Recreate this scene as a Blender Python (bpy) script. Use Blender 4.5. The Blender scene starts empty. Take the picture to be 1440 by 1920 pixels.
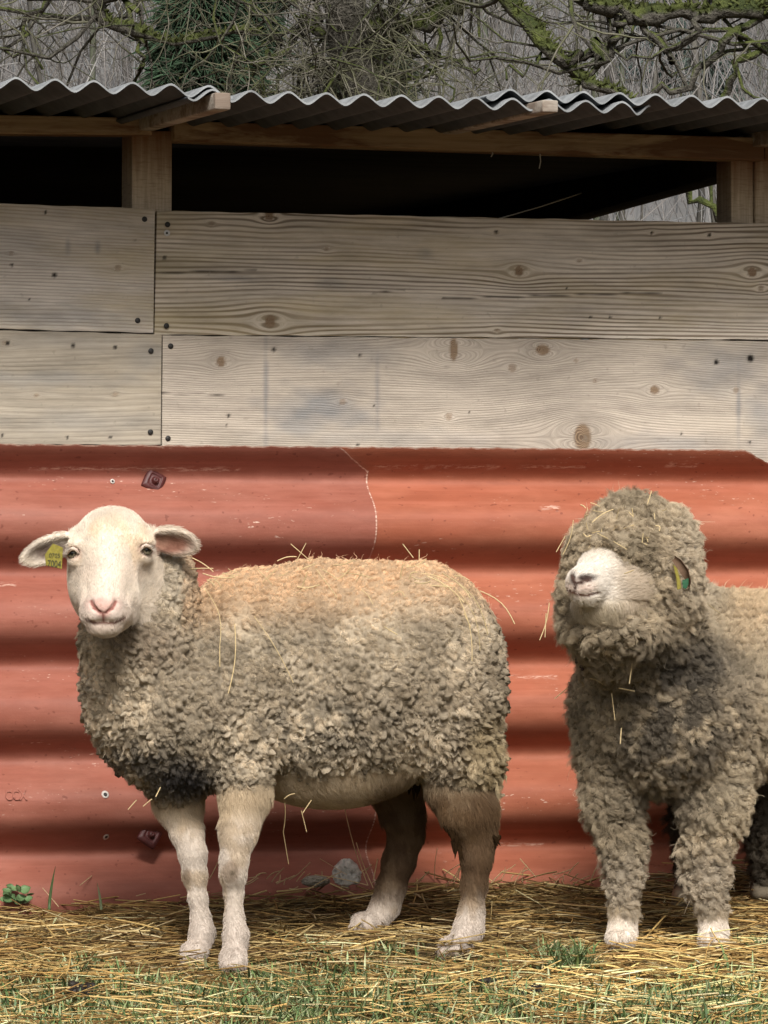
import bpy, math, random
import numpy as np
from mathutils import Vector, Matrix, kdtree
rng = np.random.default_rng(7); random.seed(7)
SC = bpy.context.scene; COL = SC.collection
# ------------------------------------------------------------------ camera, world, sun, exposure
F = 9000.0; HZ = 1230.0; CZ = 0.478; TH = math.atan(0.307)      # focal length and horizon of the 1440x1920 photograph; yaw of the shed wall
cam = bpy.data.cameras.new("camera"); camo = bpy.data.objects.new("camera", cam); COL.objects.link(camo)
cam.sensor_fit = 'VERTICAL'; cam.sensor_height = 36.0; cam.lens = F/1920*36.0
cam.shift_y = (HZ-960)/1920.0; cam.clip_start = 0.1; cam.clip_end = 2000
camo.location = (0, 0, CZ); camo.rotation_euler = (math.radians(90), 0, 0)
SC.camera = camo
SUN_EL, SUN_AZ = 40.0, 175.0     # azimuth clockwise from +Y
w = bpy.data.worlds.new("World"); SC.world = w; w.use_nodes = True
nt = w.node_tree; bg = nt.nodes["Background"]
sky = nt.nodes.new("ShaderNodeTexSky"); sky.sky_type = 'NISHITA'; sky.sun_disc = False
sky.sun_elevation = math.radians(SUN_EL); sky.sun_rotation = math.radians(SUN_AZ)
sky.dust_density = 6.0; sky.air_density = 0.7; sky.ozone_density = 0.6
mixg = nt.nodes.new("ShaderNodeMix"); mixg.data_type = 'RGBA'; mixg.inputs[0].default_value = 0.7
hs = nt.nodes.new("ShaderNodeHueSaturation"); hs.inputs['Saturation'].default_value = 0.25
nt.links.new(sky.outputs[0], hs.inputs['Color']); nt.links.new(hs.outputs[0], bg.inputs[0])
nt.nodes.remove(mixg)
bg.inputs[1].default_value = 0.08
sun = bpy.data.lights.new("sun", 'SUN'); sun.energy = 2.9; sun.angle = math.radians(14); sun.color = (1, .965, .915)
suno = bpy.data.objects.new("sun", sun); COL.objects.link(suno)
a = math.radians(SUN_AZ); e = math.radians(SUN_EL)
sd = Vector((math.sin(a)*math.cos(e), math.cos(a)*math.cos(e), math.sin(e)))
suno.rotation_euler = sd.to_track_quat('Z', 'Y').to_euler()
SC.view_settings.view_transform = 'Standard'; SC.view_settings.look = 'None'
SC.view_settings.exposure = 0.45; SC.view_settings.gamma = 1
SC.render.engine = 'CYCLES'
SC.cycles.max_bounces = 6; SC.cycles.diffuse_bounces = 3

# ------------------------------------------------------------------ coordinates
def P(u, v, Y): return np.array([(u-720)/F*Y, Y, CZ-(v-HZ)/F*Y])
CT, ST = math.cos(TH), math.sin(TH); YW = 10.0
def W(u, v, off=0.0):
    """pixel -> shed-local (lx, lz) on the wall plane moved by off (negative: towards the camera)"""
    dx = (u-720)/F
    # world = origin + lx*(CT,ST) + off*(-ST,CT);  x = dx*Y
    ox, oy = -ST*off, YW+CT*off
    lx = (dx*oy-ox)/(CT-dx*ST); Y = oy+lx*ST
    return lx, CZ-(v-HZ)/F*Y
def L2W(lx, ly, lz): return np.array([lx*CT-ly*ST, YW+lx*ST+ly*CT, lz])
def gz(x, Y): return 0.12*(Y-10)-0.010
# ------------------------------------------------------------------ tagging
def tag(o, label=None, cat=None, group=None, kind=None):
    if label: o['label'] = label
    if cat: o['category'] = cat
    if group: o['group'] = group
    if kind: o['kind'] = kind
    return o
def empty(name, loc=(0, 0, 0), rz=0):
    o = bpy.data.objects.new(name, None); COL.objects.link(o); o.location = loc; o.rotation_euler = (0, 0, rz)
    o.empty_display_size = .05
    return o
def mesh_obj(name, V, Fc, mat, parent=None, col=None, smooth=True, attrs=None, world_verts=False):
    """V (n,3), Fc list/array of faces; col (n,3) colour attribute named Col"""
    me = bpy.data.meshes.new(name)
    V = np.asarray(V, dtype=np.float32)
    if isinstance(Fc, np.ndarray):
        k = Fc.shape[1]; n = len(Fc)
        me.vertices.add(len(V)); me.vertices.foreach_set('co', V.ravel())
        me.loops.add(n*k); me.loops.foreach_set('vertex_index', Fc.astype(np.int32).ravel())
        me.polygons.add(n); me.polygons.foreach_set('loop_start', np.arange(0, n*k, k, dtype=np.int32))
        try: me.polygons.foreach_set('loop_total', np.full(n, k, dtype=np.int32))
        except Exception: pass
        me.update(calc_edges=True)
    else:
        me.from_pydata([tuple(map(float, p)) for p in V], [], [tuple(int(i) for i in f) for f in Fc]); me.update()
    if smooth: me.polygons.foreach_set('use_smooth', np.ones(len(me.polygons), dtype=bool))
    if col is not None:
        at = me.color_attributes.new('Col', 'FLOAT_COLOR', 'POINT')
        c = np.ones((len(V), 4), dtype=np.float32); c[:, :3] = col
        at.data.foreach_set('color', c.ravel())
    if attrs:
        for nm, arr in attrs.items():
            arr = np.asarray(arr, dtype=np.float32)
            if arr.ndim == 1:
                at = me.attributes.new(nm, 'FLOAT', 'POINT'); at.data.foreach_set('value', arr)
            else:
                at = me.attributes.new(nm, 'FLOAT_VECTOR', 'POINT'); at.data.foreach_set('vector', arr.ravel())
    o = bpy.data.objects.new(name, me); COL.objects.link(o)
    if mat: me.materials.append(mat)
    if parent: o.parent = parent
    return o
# ------------------------------------------------------------------ material helpers
class NT:
    def __init__(s, name, rough=.9, spec=.2):
        s.m = bpy.data.materials.new(name); s.m.use_nodes = True; s.t = s.m.node_tree
        s.b = s.t.nodes['Principled BSDF']; s.b.inputs['Roughness'].default_value = rough
        s.b.inputs['Specular IOR Level'].default_value = spec
    def n(s, typ, **k):
        nd = s.t.nodes.new('ShaderNode'+typ)
        for a_, v_ in k.items():
            if hasattr(nd, a_): setattr(nd, a_, v_)
        return nd
    def l(s, a_, b_): s.t.links.new(a_, b_)
    def coord(s): return s.n('TexCoord').outputs['Object']
    def noise(s, vec, scale, detail=4, rough=.6, dist=0):
        nd = s.n('TexNoise'); nd.inputs['Scale'].default_value = scale; nd.inputs['Detail'].default_value = detail
        nd.inputs['Roughness'].default_value = rough; nd.inputs['Distortion'].default_value = dist
        if vec is not None: s.l(vec, nd.inputs['Vector'])
        return nd.outputs['Fac']
    def map(s, vec, scale=(1, 1, 1), loc=(0, 0, 0)):
        nd = s.n('Mapping'); nd.inputs['Scale'].default_value = scale; nd.inputs['Location'].default_value = loc
        s.l(vec, nd.inputs['Vector']); return nd.outputs[0]
    def ramp(s, fac, stops):
        nd = s.n('ValToRGB'); cr = nd.color_ramp
        while len(cr.elements) < len(stops): cr.elements.new(.5)
        for el, (p, c) in zip(cr.elements, stops):
            el.position = p; el.color = (*c, 1) if len(c) == 3 else c
        s.l(fac, nd.inputs[0]); return nd.outputs[0]
    def g(s, fac, stops): return s.ramp(fac, [(p, (c, c, c)) for p, c in stops])
    def mix(s, fac, a_, b_, mode='MIX'):
        nd = s.n('Mix'); nd.data_type = 'RGBA'; nd.blend_type = mode
        for inp, val in ((nd.inputs[0], fac), (nd.inputs[6], a_), (nd.inputs[7], b_)):
            if hasattr(val, 'node'): s.l(val, inp)
            elif isinstance(val, (int, float)): inp.default_value = val
            else: inp.default_value = (*val, 1)
        return nd.outputs[2]
    def math(s, op, a_, b_=0.0):
        nd = s.n('Math'); nd.operation = op
        for inp, val in ((nd.inputs[0], a_), (nd.inputs[1], b_)):
            if hasattr(val, 'node'): s.l(val, inp)
            else: inp.default_value = val
        return nd.outputs[0]
    def attr(s, name, out='Color'):
        nd = s.n('Attribute'); nd.attribute_name = name; return nd.outputs[out]
    def bump(s, h, dist=.002, strength=1.0):
        nd = s.n('Bump'); nd.inputs['Distance'].default_value = dist; nd.inputs['Strength'].default_value = strength
        s.l(h, nd.inputs['Height']); s.l(nd.outputs[0], s.b.inputs['Normal'])
    def color(s, c):
        if hasattr(c, 'node'): s.l(c, s.b.inputs['Base Color'])
        else: s.b.inputs['Base Color'].default_value = (*c, 1)
        return s.m
# ------------------------------------------------------------------ tubes
def tube_arrays(pts, rad, sides=3, cap=False):
    """pts (N,K,3), rad (N,K) -> verts, quads"""
    pts = np.asarray(pts, dtype=np.float64); N, K, _ = pts.shape
    t = np.empty_like(pts); t[:, 1:-1] = pts[:, 2:]-pts[:, :-2]; t[:, 0] = pts[:, 1]-pts[:, 0]; t[:, -1] = pts[:, -1]-pts[:, -2]
    t /= np.linalg.norm(t, axis=2, keepdims=True)+1e-9
    ref = np.zeros((N, 1, 3)); mean = pts[:, -1]-pts[:, 0]; ax = np.argmin(np.abs(mean), axis=1); ref[np.arange(N), 0, ax] = 1
    a_ = np.cross(t, ref); a_ /= np.linalg.norm(a_, axis=2, keepdims=True)+1e-9
    b_ = np.cross(t, a_)
    ang = np.arange(sides)*2*np.pi/sides
    V = pts[:, :, None]+rad[:, :, None, None]*(a_[:, :, None]*np.cos(ang)[None, None, :, None]+b_[:, :, None]*np.sin(ang)[None, None, :, None])
    idx = np.arange(N*K*sides).reshape(N, K, sides)
    i0 = idx[:, :-1]; i1 = idx[:, 1:]
    q = np.stack([i0, np.roll(i0, -1, 2), np.roll(i1, -1, 2), i1], -1).reshape(-1, 4)
    return V.reshape(-1, 3), q
def merge(parts):
    Vs, Fs, o = [], [], 0
    for V, q in parts: Vs.append(V); Fs.append(q+o); o += len(V)
    return np.concatenate(Vs), np.concatenate(Fs)
def box(x0, x1, y0, y1, z0, z1):
    V = np.array([[x, y, z] for x in (x0, x1) for y in (y0, y1) for z in (z0, z1)], float)
    Fq = np.array([[0, 1, 3, 2], [4, 6, 7, 5], [0, 4, 5, 1], [2, 3, 7, 6], [0, 2, 6, 4], [1, 5, 7, 3]])
    return V, Fq
def bevel(o, wd=.002, seg=2):
    md = o.modifiers.new('bevel', 'BEVEL'); md.width = wd; md.segments = seg; md.limit_method = 'ANGLE'
# ------------------------------------------------------------------ materials
def mat_wood(name, light, dark, line, spacing=.008, contrast=.6, tint=(.45, .36, .2), stain=(.18, .19, .2)):
    s = NT(name, .88, .15)
    ga = s.attr('grain', 'Vector')        # x: along, y: across (warped round knots), z: board id
    sx = s.n('SeparateXYZ'); s.l(ga, sx.inputs[0])
    wob = s.noise(s.map(ga, (1.2, 14, 3)), 1.0, 3, .5)
    ph = s.math('ADD', s.math('MULTIPLY', sx.outputs[1], 1/spacing), s.math('MULTIPLY', wob, 4.0))
    sn = s.math('SINE', s.math('MULTIPLY', ph, 2*math.pi))
    sn = s.math('MULTIPLY_ADD', sn, .5); sn.node.inputs[2].default_value = .5
    lines = s.g(sn, [(0, 1), (.45, .9), (.85, .1), (1, .0)])
    fib = s.noise(s.map(ga, (3, 420, 5)), 1.0, 4, .7)
    fine = s.noise(s.map(ga, (14, 1100, 7)), 1.0, 2, .6)
    big = s.noise(s.map(ga, (2.2, 9, 11)), 1.0, 4, .6)
    vis = s.g(s.noise(s.map(ga, (1.5, 16, 23)), 1.0, 3, .6), [(.3, .15), (.62, 1)])
    base = s.mix(s.g(fib, [(.3, 0), (.7, 1)]), dark, light)
    base = s.mix(s.math('MULTIPLY', s.g(fine, [(.35, 1), (.55, 0)]), .35), base, tuple(x*.6 for x in dark))
    inv = s.math('SUBTRACT', 1.0, lines)
    base = s.mix(s.math('MULTIPLY', s.math('MULTIPLY', inv, contrast), vis), base, line)
    base = s.mix(s.math('MULTIPLY', s.g(big, [(.48, 0), (.7, 1)]), .55), base, tint)
    base = s.mix(s.attr('stain', 'Fac'), base, stain)
    moss = s.attr('green', 'Fac')
    base = s.mix(s.math('MULTIPLY', moss, .8), base, (.33, .27, .14), 'MIX')
    kn = s.attr('knot', 'Fac')
    rings = s.math('SINE', s.math('MULTIPLY', s.attr('kring', 'Fac'), 40.0))
    kc = s.mix(s.g(rings, [(0, 0), (1, 1)]), (.16, .10, .06), (.36, .25, .15))
    base = s.mix(kn, base, kc)
    base = s.mix(s.attr('hole', 'Fac'), base, (.015, .012, .01))
    mot = s.g(s.noise(s.map(ga, (5, 26, 2)), 1.0, 6, .7), [(.3, .72), (.6, 1.05)])
    base = s.mix(1.0, base, mot, 'MULTIPLY')
    blot = s.g(s.noise(s.coord(), 55, 2, .5), [(.66, 0), (.74, .35)])
    base = s.mix(blot, base, tuple(x*.5 for x in dark))
    s.color(base)
    h = s.math('ADD', s.math('MULTIPLY', lines, .8), s.math('MULTIPLY', fib, .7))
    s.bump(h, .0012, .55)
    return s.m
M_upper = mat_wood('weathered_plank', (.74, .66, .56), (.59, .51, .415), (.17, .13, .09), .0095, 1.0)
M_upperL = mat_wood('weathered_plank_pale', (.70, .635, .56), (.58, .515, .445), (.27, .22, .18), .007, .6)
M_lower = mat_wood('weathered_plank_grey', (.55, .475, .395), (.43, .37, .30), (.24, .205, .17), .0050, .30, (.43, .375, .30), (.17, .18, .19))
M_lowerL = mat_wood('weathered_plank_dull', (.43, .375, .30), (.33, .285, .22), (.27, .225, .18), .011, .22, (.38, .31, .215))
def mat_timber(name, a_, b_, c_):
    s = NT(name, .85, .15); co = s.coord()
    fib = s.noise(s.map(co, (4, 90, 90)), 1.0, 4, .7)
    big = s.noise(s.map(co, (3, 14, 14)), 1.0, 5, .7, .6)
    base = s.mix(s.g(fib, [(.3, 0), (.7, 1)]), a_, b_)
    base = s.mix(s.g(big, [(.47, 0), (.58, .85)]), base, c_)
    s.color(base); s.bump(fib, .002, .7); return s.m
M_beam = mat_timber('brown_timber', (.32, .225, .14), (.50, .38, .26), (.17, .085, .05))
M_rafter = mat_timber('rafter_timber', (.27, .235, .195), (.42, .375, .32), (.17, .125, .095))
M_inner = mat_timber('inner_shade_timber', (.012, .009, .007), (.022, .016, .012), (.008, .006, .004))  # near-black: the dimness of the interior is put into the colour
def mat_post():
    s = NT('post_timber', .85, .15); co = s.coord()
    fib = s.noise(s.map(co, (160, 160, 7)), 1.0, 4, .7)
    weave = s.noise(s.map(co, (30, 30, 260)), 1.0, 2, .7)
    big = s.noise(s.map(co, (18, 18, 5)), 1.0, 4, .6)
    base = s.mix(s.g(fib, [(.3, 0), (.7, 1)]), (.42, .33, .23), (.66, .55, .41))
    base = s.mix(s.g(weave, [(.5, 0), (.7, .4)]), base, (.2, .13, .07))
    # rusty brown water stain running down from the beam
    sp = s.n('SeparateXYZ'); s.l(co, sp.inputs[0])
    zt = s.math('ADD', sp.outputs[2], s.math('MULTIPLY', s.noise(s.map(co, (55, 55, 4)), 1.0, 3, .6), .10))
    st = s.g(zt, [(0, 0), (1, 1)]); st.node.color_ramp.elements[0].position = 0; 
    mr = s.n('MapRange'); s.l(zt, mr.inputs[0]); mr.inputs[1].default_value = 1.505; mr.inputs[2].default_value = 1.60
    s.t.nodes.remove(st.node)
    base = s.mix(s.math('MULTIPLY', mr.outputs[0], .85), base, (.20, .085, .04))
    s.color(base); s.bump(fib, .002, .6); return s.m
M_post = mat_post()
def mat_clad(name, base, warm):
    s = NT(name, .55, .2); co = s.coord()
    n1 = s.noise(s.map(co, (3, 3, 9)), 1.0, 5, .65)
    n2 = s.noise(s.map(co, (9, 30, 30)), 1.0, 4, .7)
    streak = s.noise(s.map(co, (2.2, 60, 60)), 1.0, 3, .65)
    c = s.mix(s.g(n1, [(.35, 0), (.7, 1)]), base, warm)
    c = s.mix(s.math('MULTIPLY', s.g(n2, [(.42, 1), (.6, 0)]), .3), c, tuple(x*.6 for x in base))
    c = s.mix(s.math('MULTIPLY', s.g(streak, [(.5, 0), (.72, 1)]), .4), c, tuple(min(1, x*1.25+.03) for x in base))
    # chips and dust specks
    sp = s.noise(s.map(co, (60, 200, 200)), 1.0, 2, .6)
    lm = s.noise(s.map(co, (2.4, 1, 14)), 1.0, 2, .5)
    spk = s.math('MULTIPLY', s.g(sp, [(.66, 0), (.72, 1)]), s.g(lm, [(.55, 0), (.62, 1)]))
    c = s.mix(spk, c, (.62, .45, .36))
    sp2 = s.noise(s.map(co, (70, 90, 90)), 1.0, 1, .5)
    c = s.mix(s.g(sp2, [(.70, 0), (.76, .5)]), c, (.12, .03, .02))
    dk = s.noise(s.map(co, (1.3, 1, 7), (4, 2, 9)), 1.0, 4, .65, .5)
    c = s.mix(s.g(dk, [(.5, 0), (.72, .38)]), c, (.22, .055, .03))
    sa = s.attr('scratch', 'Fac'); sf = s.math('MAXIMUM', s.math('MULTIPLY', s.math('MINIMUM', sa, 1.0), s.g(s.noise(s.map(co, (38, 1, 260)), 1.0, 4, .75), [(.48, 0), (.56, 1)])), s.math('MULTIPLY', s.math('MAXIMUM', s.math('SUBTRACT', sa, 1.0), 0.0), s.g(s.noise(co, 90, 3, .7), [(.3, .25), (.55, 1)])))
    c = s.mix(sf, c, (.62, .42, .33))
    s.color(c)
    rr = s.g(n2, [(.3, .42), (.7, .62)]); s.l(rr, s.b.inputs['Roughness'])
    s.bump(s.math('ADD', n2, s.noise(co, 260, 3, .6)), .0006, .6)
    return s.m
M_cladL = mat_clad('rose_terracotta_sheet', (.285, .093, .062), (.335, .135, .096))
M_cladR = mat_clad('orange_terracotta_sheet', (.335, .102, .056), (.385, .142, .084))
def mat_simple(name, col, rough=.7, var=.3, scale=40, spec=.3, metal=0, bumpd=.001):
    s = NT(name, rough, spec); n1 = s.noise(s.coord(), scale, 4, .6)
    s.color(s.mix(s.g(n1, [(.3, 0), (.7, 1)]), tuple(x*(1-var) for x in col), tuple(min(1, x*(1+var)) for x in col)))
    s.b.inputs['Metallic'].default_value = metal
    if bumpd: s.bump(n1, bumpd, .6)
    return s.m
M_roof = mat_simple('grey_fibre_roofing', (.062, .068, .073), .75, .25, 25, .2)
M_roof_top = mat_simple('pale_roof_top', (.24, .25, .255), .8, .3, 25, .2)  # paler grey for the top and front-edge faces
M_cap = mat_simple('dark_red_plastic', (.075, .016, .014), .55, .25, 60, .5)
M_screw = mat_simple('black_screw', (.02, .018, .016), .5, .4, 300)
M_zinc = mat_simple('zinc_screw', (.55, .55, .54), .4, .2, 300, .5)
M_stone = mat_simple('pale_stone', (.70, .68, .62), .9, .4, 70, .1, 0, .006)
M_stone2 = mat_simple('grey_stone', (.40, .37, .30), .9, .35, 60, .1, 0, .004)
M_dung = mat_simple('dark_dung', (.022, .017, .013), .6, .5, 60, .3, 0, .003)
M_pale = mat_simple('pale_grey', (.6, .6, .58), .5, .1, 60)
def mat_attr(name, rough=.9, spec=.1, amt=.25, scale=300, bumpd=0, sss=0, trans=0):
    s = NT(name, rough, spec); n1 = s.noise(s.coord(), scale, 3, .6)
    c = s.mix(s.g(n1, [(.3, amt), (.7, 0)]), s.attr('Col'), (0, 0, 0))
    s.color(c)
    if bumpd: s.bump(n1, bumpd, .6)
    if trans:
        s.b.inputs['Transmission Weight'].default_value = 0
    return s.m
M_straw = mat_attr('straw', .6, .3, .25, 120)
M_grass = mat_attr('grass_blade', .55, .3, .15, 120)
M_skin = mat_attr('sheep_skin', .85, .15, .18, 260, .0012)
M_wool = mat_attr('sheep_wool', .95, .05, .25, 220, .004)
M_hair = mat_attr('sheep_hair', .85, .1, 0, 100)
M_leaf = mat_attr('leaf', .5, .3, .2, 100)
def mat_bark(moss=.5, name='mossy_bark'):
    s = NT(name, .95, .1); co = s.coord()
    geo = s.n('NewGeometry'); sp = s.n('SeparateXYZ'); s.l(geo.outputs['Normal'], sp.inputs[0])
    n1 = s.noise(co, 14, 5, .7); n2 = s.noise(co, 3.0, 3, .6); n3 = s.noise(co, 60, 3, .7)
    bark = s.mix(s.g(n3, [(.3, 0), (.7, 1)]), (.035, .032, .026), (.13, .12, .10))
    mo = s.mix(s.g(n1, [(.35, 0), (.65, 1)]), (.035, .045, .018), (.10, .115, .035))
    f = s.math('ADD', s.math('MULTIPLY', sp.outputs[2], .35), s.math('ADD', s.math('MULTIPLY', n2, 1.1), s.math('MULTIPLY', n1, .5)))
    s.color(s.mix(s.g(f, [(.95-moss, 0), (1.12-moss, 1)]), bark, mo))
    s.bump(s.math('ADD', n1, n3), .03, .8); return s.m
M_bark = mat_bark(.28)
def mat_twig():
    s = NT('twig_bark', .9, .1); co = s.coord()
    n1 = s.noise(co, 2.2, 3, .6); n2 = s.noise(co, 9, 3, .6)
    c = s.mix(s.g(n1, [(.4, 0), (.6, 1)]), (.075, .07, .055), (.14, .14, .085))  # darkest twig tone lifted to suggest haze
    c = s.mix(s.g(n2, [(.5, 0), (.68, 1)]), c, (.22, .20, .17)); s.color(c); return s.m
M_twig = mat_twig()
M_far = mat_attr('far_twigs', .95, .05, .2, 3)
def mat_ground():
    s = NT('earth', .95, .1); co = s.coord(); n1 = s.noise(co, 5, 6, .7); n2 = s.noise(co, 60, 4, .7)
    c = s.mix(s.g(n1, [(.35, 0), (.65, 1)]), (.05, .034, .017), (.12, .085, .04))
    c = s.mix(s.g(n2, [(.4, 0), (.7, .6)]), c, (.17, .125, .055))
    s.color(c); s.bump(n2, .01, .8); return s.m
def mat_hill():
    s = NT('hillside', .95, .05); co = s.coord(); n1 = s.noise(s.map(co, (.1, .1, .1)), 1, 5, .6); n2 = s.noise(s.map(co, (6, 6, 1.2)), 1, 5, .75)
    c = s.mix(s.g(n1, [(.4, 0), (.6, 1)]), (.19, .185, .18), (.23, .235, .24))  # pale low-contrast greys carry the distance haze
    c = s.mix(s.g(n2, [(.35, 0), (.7, .8)]), c, (.25, .235, .22)); s.color(c); return s.m
# ------------------------------------------------------------------ ground and hill
def grid_mesh(xs, ys, fz):
    X, Yg = np.meshgrid(xs, ys, indexing='ij'); Z = fz(X, Yg)
    V = np.stack([X, Yg, Z], -1).reshape(-1, 3); n, m = len(xs), len(ys)
    i = np.arange(n*m).reshape(n, m)
    q = np.stack([i[:-1, :-1], i[1:, :-1], i[1:, 1:], i[:-1, 1:]], -1).reshape(-1, 4)
    return V, q
def lump(X, Y):
    return .006*np.sin(X*9+1.3*np.sin(Y*5))+.006*np.sin(Y*11+X*4)+.004*np.sin(X*23+Y*17)
xs = np.concatenate([np.linspace(-40, -3, 20), np.linspace(-2.9, 2.9, 120), np.linspace(3, 40, 20)])
ys = np.concatenate([np.linspace(-15, 7, 20), np.linspace(7.2, 11, 100), np.linspace(11.3, 34, 24)])
V, q = grid_mesh(xs, ys, lambda X, Y: 0.12*(Y-10)-.012+lump(X, Y))
tag(mesh_obj('ground', V, q, mat_ground()), kind='structure')
V, q = grid_mesh(np.linspace(-90, 90, 60), np.linspace(33.5, 150, 50), lambda X, Y: 0.12*23.5-.1+.42*(Y-33.5)+.5*np.sin(X*.3+Y*.2))
tag(mesh_obj('hill', V, q, mat_hill()), kind='structure')
# ------------------------------------------------------------------ shed
shed = empty('shed', (0, YW, 0), TH)
tag(shed, 'open timber animal shed with grey plank wall, wavy roof and red corrugated cladding', 'shed')
def board(name, quad, mat, knots=(), holes=(), stains=(), green=None, bid=0, thick=.024, off=0.0, res=.004, warp=.004, label=None, cracks=()):
    """quad: px corners TL, TR, BR, BL on wall plane; knots [(u,v,rx_px,ry_px)]"""
    c = [W(u, v, off) for u, v in quad]
    c = np.array(c); wd = c[1][0]-c[0][0]; ht = c[0][1]-c[3][1]
    nx, nz = max(4, int(wd/res)), max(4, int(ht/res))
    s_, t_ = np.meshgrid(np.linspace(0, 1, nx), np.linspace(0, 1, nz), indexing='ij')
    X = (1-t_)*((1-s_)*c[3][0]+s_*c[2][0])+t_*((1-s_)*c[0][0]+s_*c[1][0])
    Z = (1-t_)*((1-s_)*c[3][1]+s_*c[2][1])+t_*((1-s_)*c[0][1]+s_*c[1][1])
    edge = (.0005*np.sin(X*31+bid)+.0004*np.sin(X*77+bid*2))
    Z = Z+edge*(np.abs(t_-.5)*2)**6
    g = Z.copy()+.010*np.sin(X*1.7+bid)+.004*np.sin(X*4.3+bid*3+Z*9); kn = np.zeros_like(X); kr = np.zeros_like(X); ho = np.zeros_like(X); stn = np.zeros_like(X); gr = np.zeros_like(X)
    for (u, v, ru, rv) in knots:
        kx, kz = W(u, v, off); rx = ru/900; rz = rv/900; a_ = max(rx, rz)*(1 if max(ru, rv) > 8.5 else .7)
        dx = X-kx; dz = Z-kz
        g -= dz*(1.45*a_)**2/((.5*dx)**2+dz**2+.6*a_**2)
        d = np.sqrt((dx/rx)**2+(dz/rz)**2); kn = np.maximum(kn, np.clip((1.12-d)/.25, 0, 1)*(.9 if max(ru, rv) > 8.5 else .5)); kr = np.where(d < 1.3, d+dx*30, kr)
    for (u, v, r) in holes:
        kx, kz = W(u, v, off); d = np.sqrt((X-kx)**2+(Z-kz)**2)/(r/900); ho = np.maximum(ho, np.clip((1.3-d)/.6, 0, 1))
    for (u, v, ru, rv, s0) in stains:
        kx, kz = W(u, v, off); d = np.sqrt(((X-kx)/(ru/900))**2+((Z-kz)/(rv/900))**2)
        d = d+.25*np.sin(X*40+Z*10)*np.sin(Z*70)+.15*np.sin(X*95+3)*np.sin(Z*130)
        stn = np.maximum(stn, s0*np.clip(1.2-d, 0, 1))
    for (u0, v0, u1, v1) in cracks:
        ax, az = W(u0, v0, off); bx, bz = W(u1, v1, off)
        tt = np.clip((X-ax)/(bx-ax), 0, 1); zz = az+(bz-az)*tt+.0012*np.sin(X*60)
        d = np.hypot(Z-zz, np.where((X < ax), ax-X, np.where(X > bx, X-bx, 0)))
        ho = np.maximum(ho, np.clip((.0022-d)/.002, 0, 1)*.8)
    if green is not None:
        kx, _ = W(green, 500, off); gr = np.clip(1-(X-kx)/.30, 0, 1)*(.35+.3*np.sin(Z*55+2*np.sin(X*7)))
    yy = warp*np.sin(s_*3.1+bid)*.5
    front = np.stack([X, np.full_like(X, off)+yy, Z], -1).reshape(-1, 3)
    back = front+np.array([0, thick, 0]); n = nx*nz
    i = np.arange(n).reshape(nx, nz)
    q = np.stack([i[:-1, :-1], i[1:, :-1], i[1:, 1:], i[:-1, 1:]], -1).reshape(-1, 4)
    rim = np.concatenate([i[:, 0], i[-1, 1:], i[::-1, -1][1:], i[0, ::-1][1:]])
    # separate rim verts for hard edges
    r0 = front[rim]; r1 = back[rim]; m = len(rim)
    j = np.arange(m-1); qr = np.stack([2*n+j, 2*n+j+1, 2*n+m+j+1, 2*n+m+j], -1)[:, ::-1]
    V = np.concatenate([front, back, r0, r1]); q = np.concatenate([q, q[:, ::-1]+n, qr])
    def ex(A):
        A = A.ravel(); return np.concatenate([A, A, A[rim], A[rim]])
    ga = np.stack([ex(X), ex(g), np.full(len(V), bid*1.7)], -1)
    o = mesh_obj(name, V, q, mat, shed, attrs={'grain': ga, 'knot': ex(kn), 'kring': ex(kr), 'hole': ex(ho), 'stain': ex(stn), 'green': ex(gr)})
    if label: o['label'] = label
    return o
b1 = board('wall_board', [(-700, 357), (290, 392), (287, 624), (-700, 598)], M_upperL,
   knots=[(221, 503, 6, 6), (20, 475, 4, 4), (-200, 500, 12, 12)], holes=[(102, 516, 4.5), (85, 398, 3), (22, 497, 3), (56, 562, 2), (252, 452, 2)],
   stains=[(127, 460, 8, 16, .7), (183, 465, 6, 12, .6), (30, 460, 100, 30, .15), (100, 595, 200, 30, .35)], bid=1, label='pale weathered grey plank at the upper left with small knots')
b2 = board('wall_board', [(295, 395), (1800, 427), (1800, 640), (290, 627)], M_upper,
   knots=[(505, 405, 9, 9), (507, 603, 10, 12), (973, 508, 9, 10), (1410, 510, 9, 10), (1086, 488, 5, 4), (1330, 441, 4, 4), (931, 436, 5, 3), (397, 420, 5, 4), (1222, 437, 4, 3), (932, 621, 5, 4), (613, 466, 4, 5), (1426, 541, 7, 7), (1600, 470, 9, 9)],
   holes=[(309, 483, 3), (1107, 594, 2.5), (1144, 594, 2.5), (1237, 596, 3), (930, 435, 3), (1221, 437, 2.5), (1330, 441, 3.5), (1062, 540, 2), (866, 594, 2)],
   stains=[(800, 475, 22, 16, .35), (440, 522, 60, 7, .4), (620, 530, 30, 12, .35), (300, 410, 40, 30, .1)], green=290, bid=2, label='long pale ridged plank with round brown knots, yellowed at its left end',
   cracks=[(290, 511, 480, 508), (700, 548, 760, 545), (830, 560, 1240, 548)])
b3 = board('wall_board', [(-700, 602), (303, 627), (301, 834), (-700, 830)], M_lowerL,
   knots=[(68, 741, 5, 4), (216, 739, 5, 4), (10, 643, 7, 3), (-250, 700, 9, 9)], holes=[(137, 648, 4), (216, 651, 3.5), (14, 644, 4), (126, 820, 3), (207, 820, 3), (4, 816, 3)],
   stains=[(60, 710, 220, 16, .35), (120, 640, 160, 16, .2), (270, 665, 40, 30, .3), (150, 790, 160, 24, .25)], bid=3, label='dull brown-grey plank at the lower left')
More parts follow.
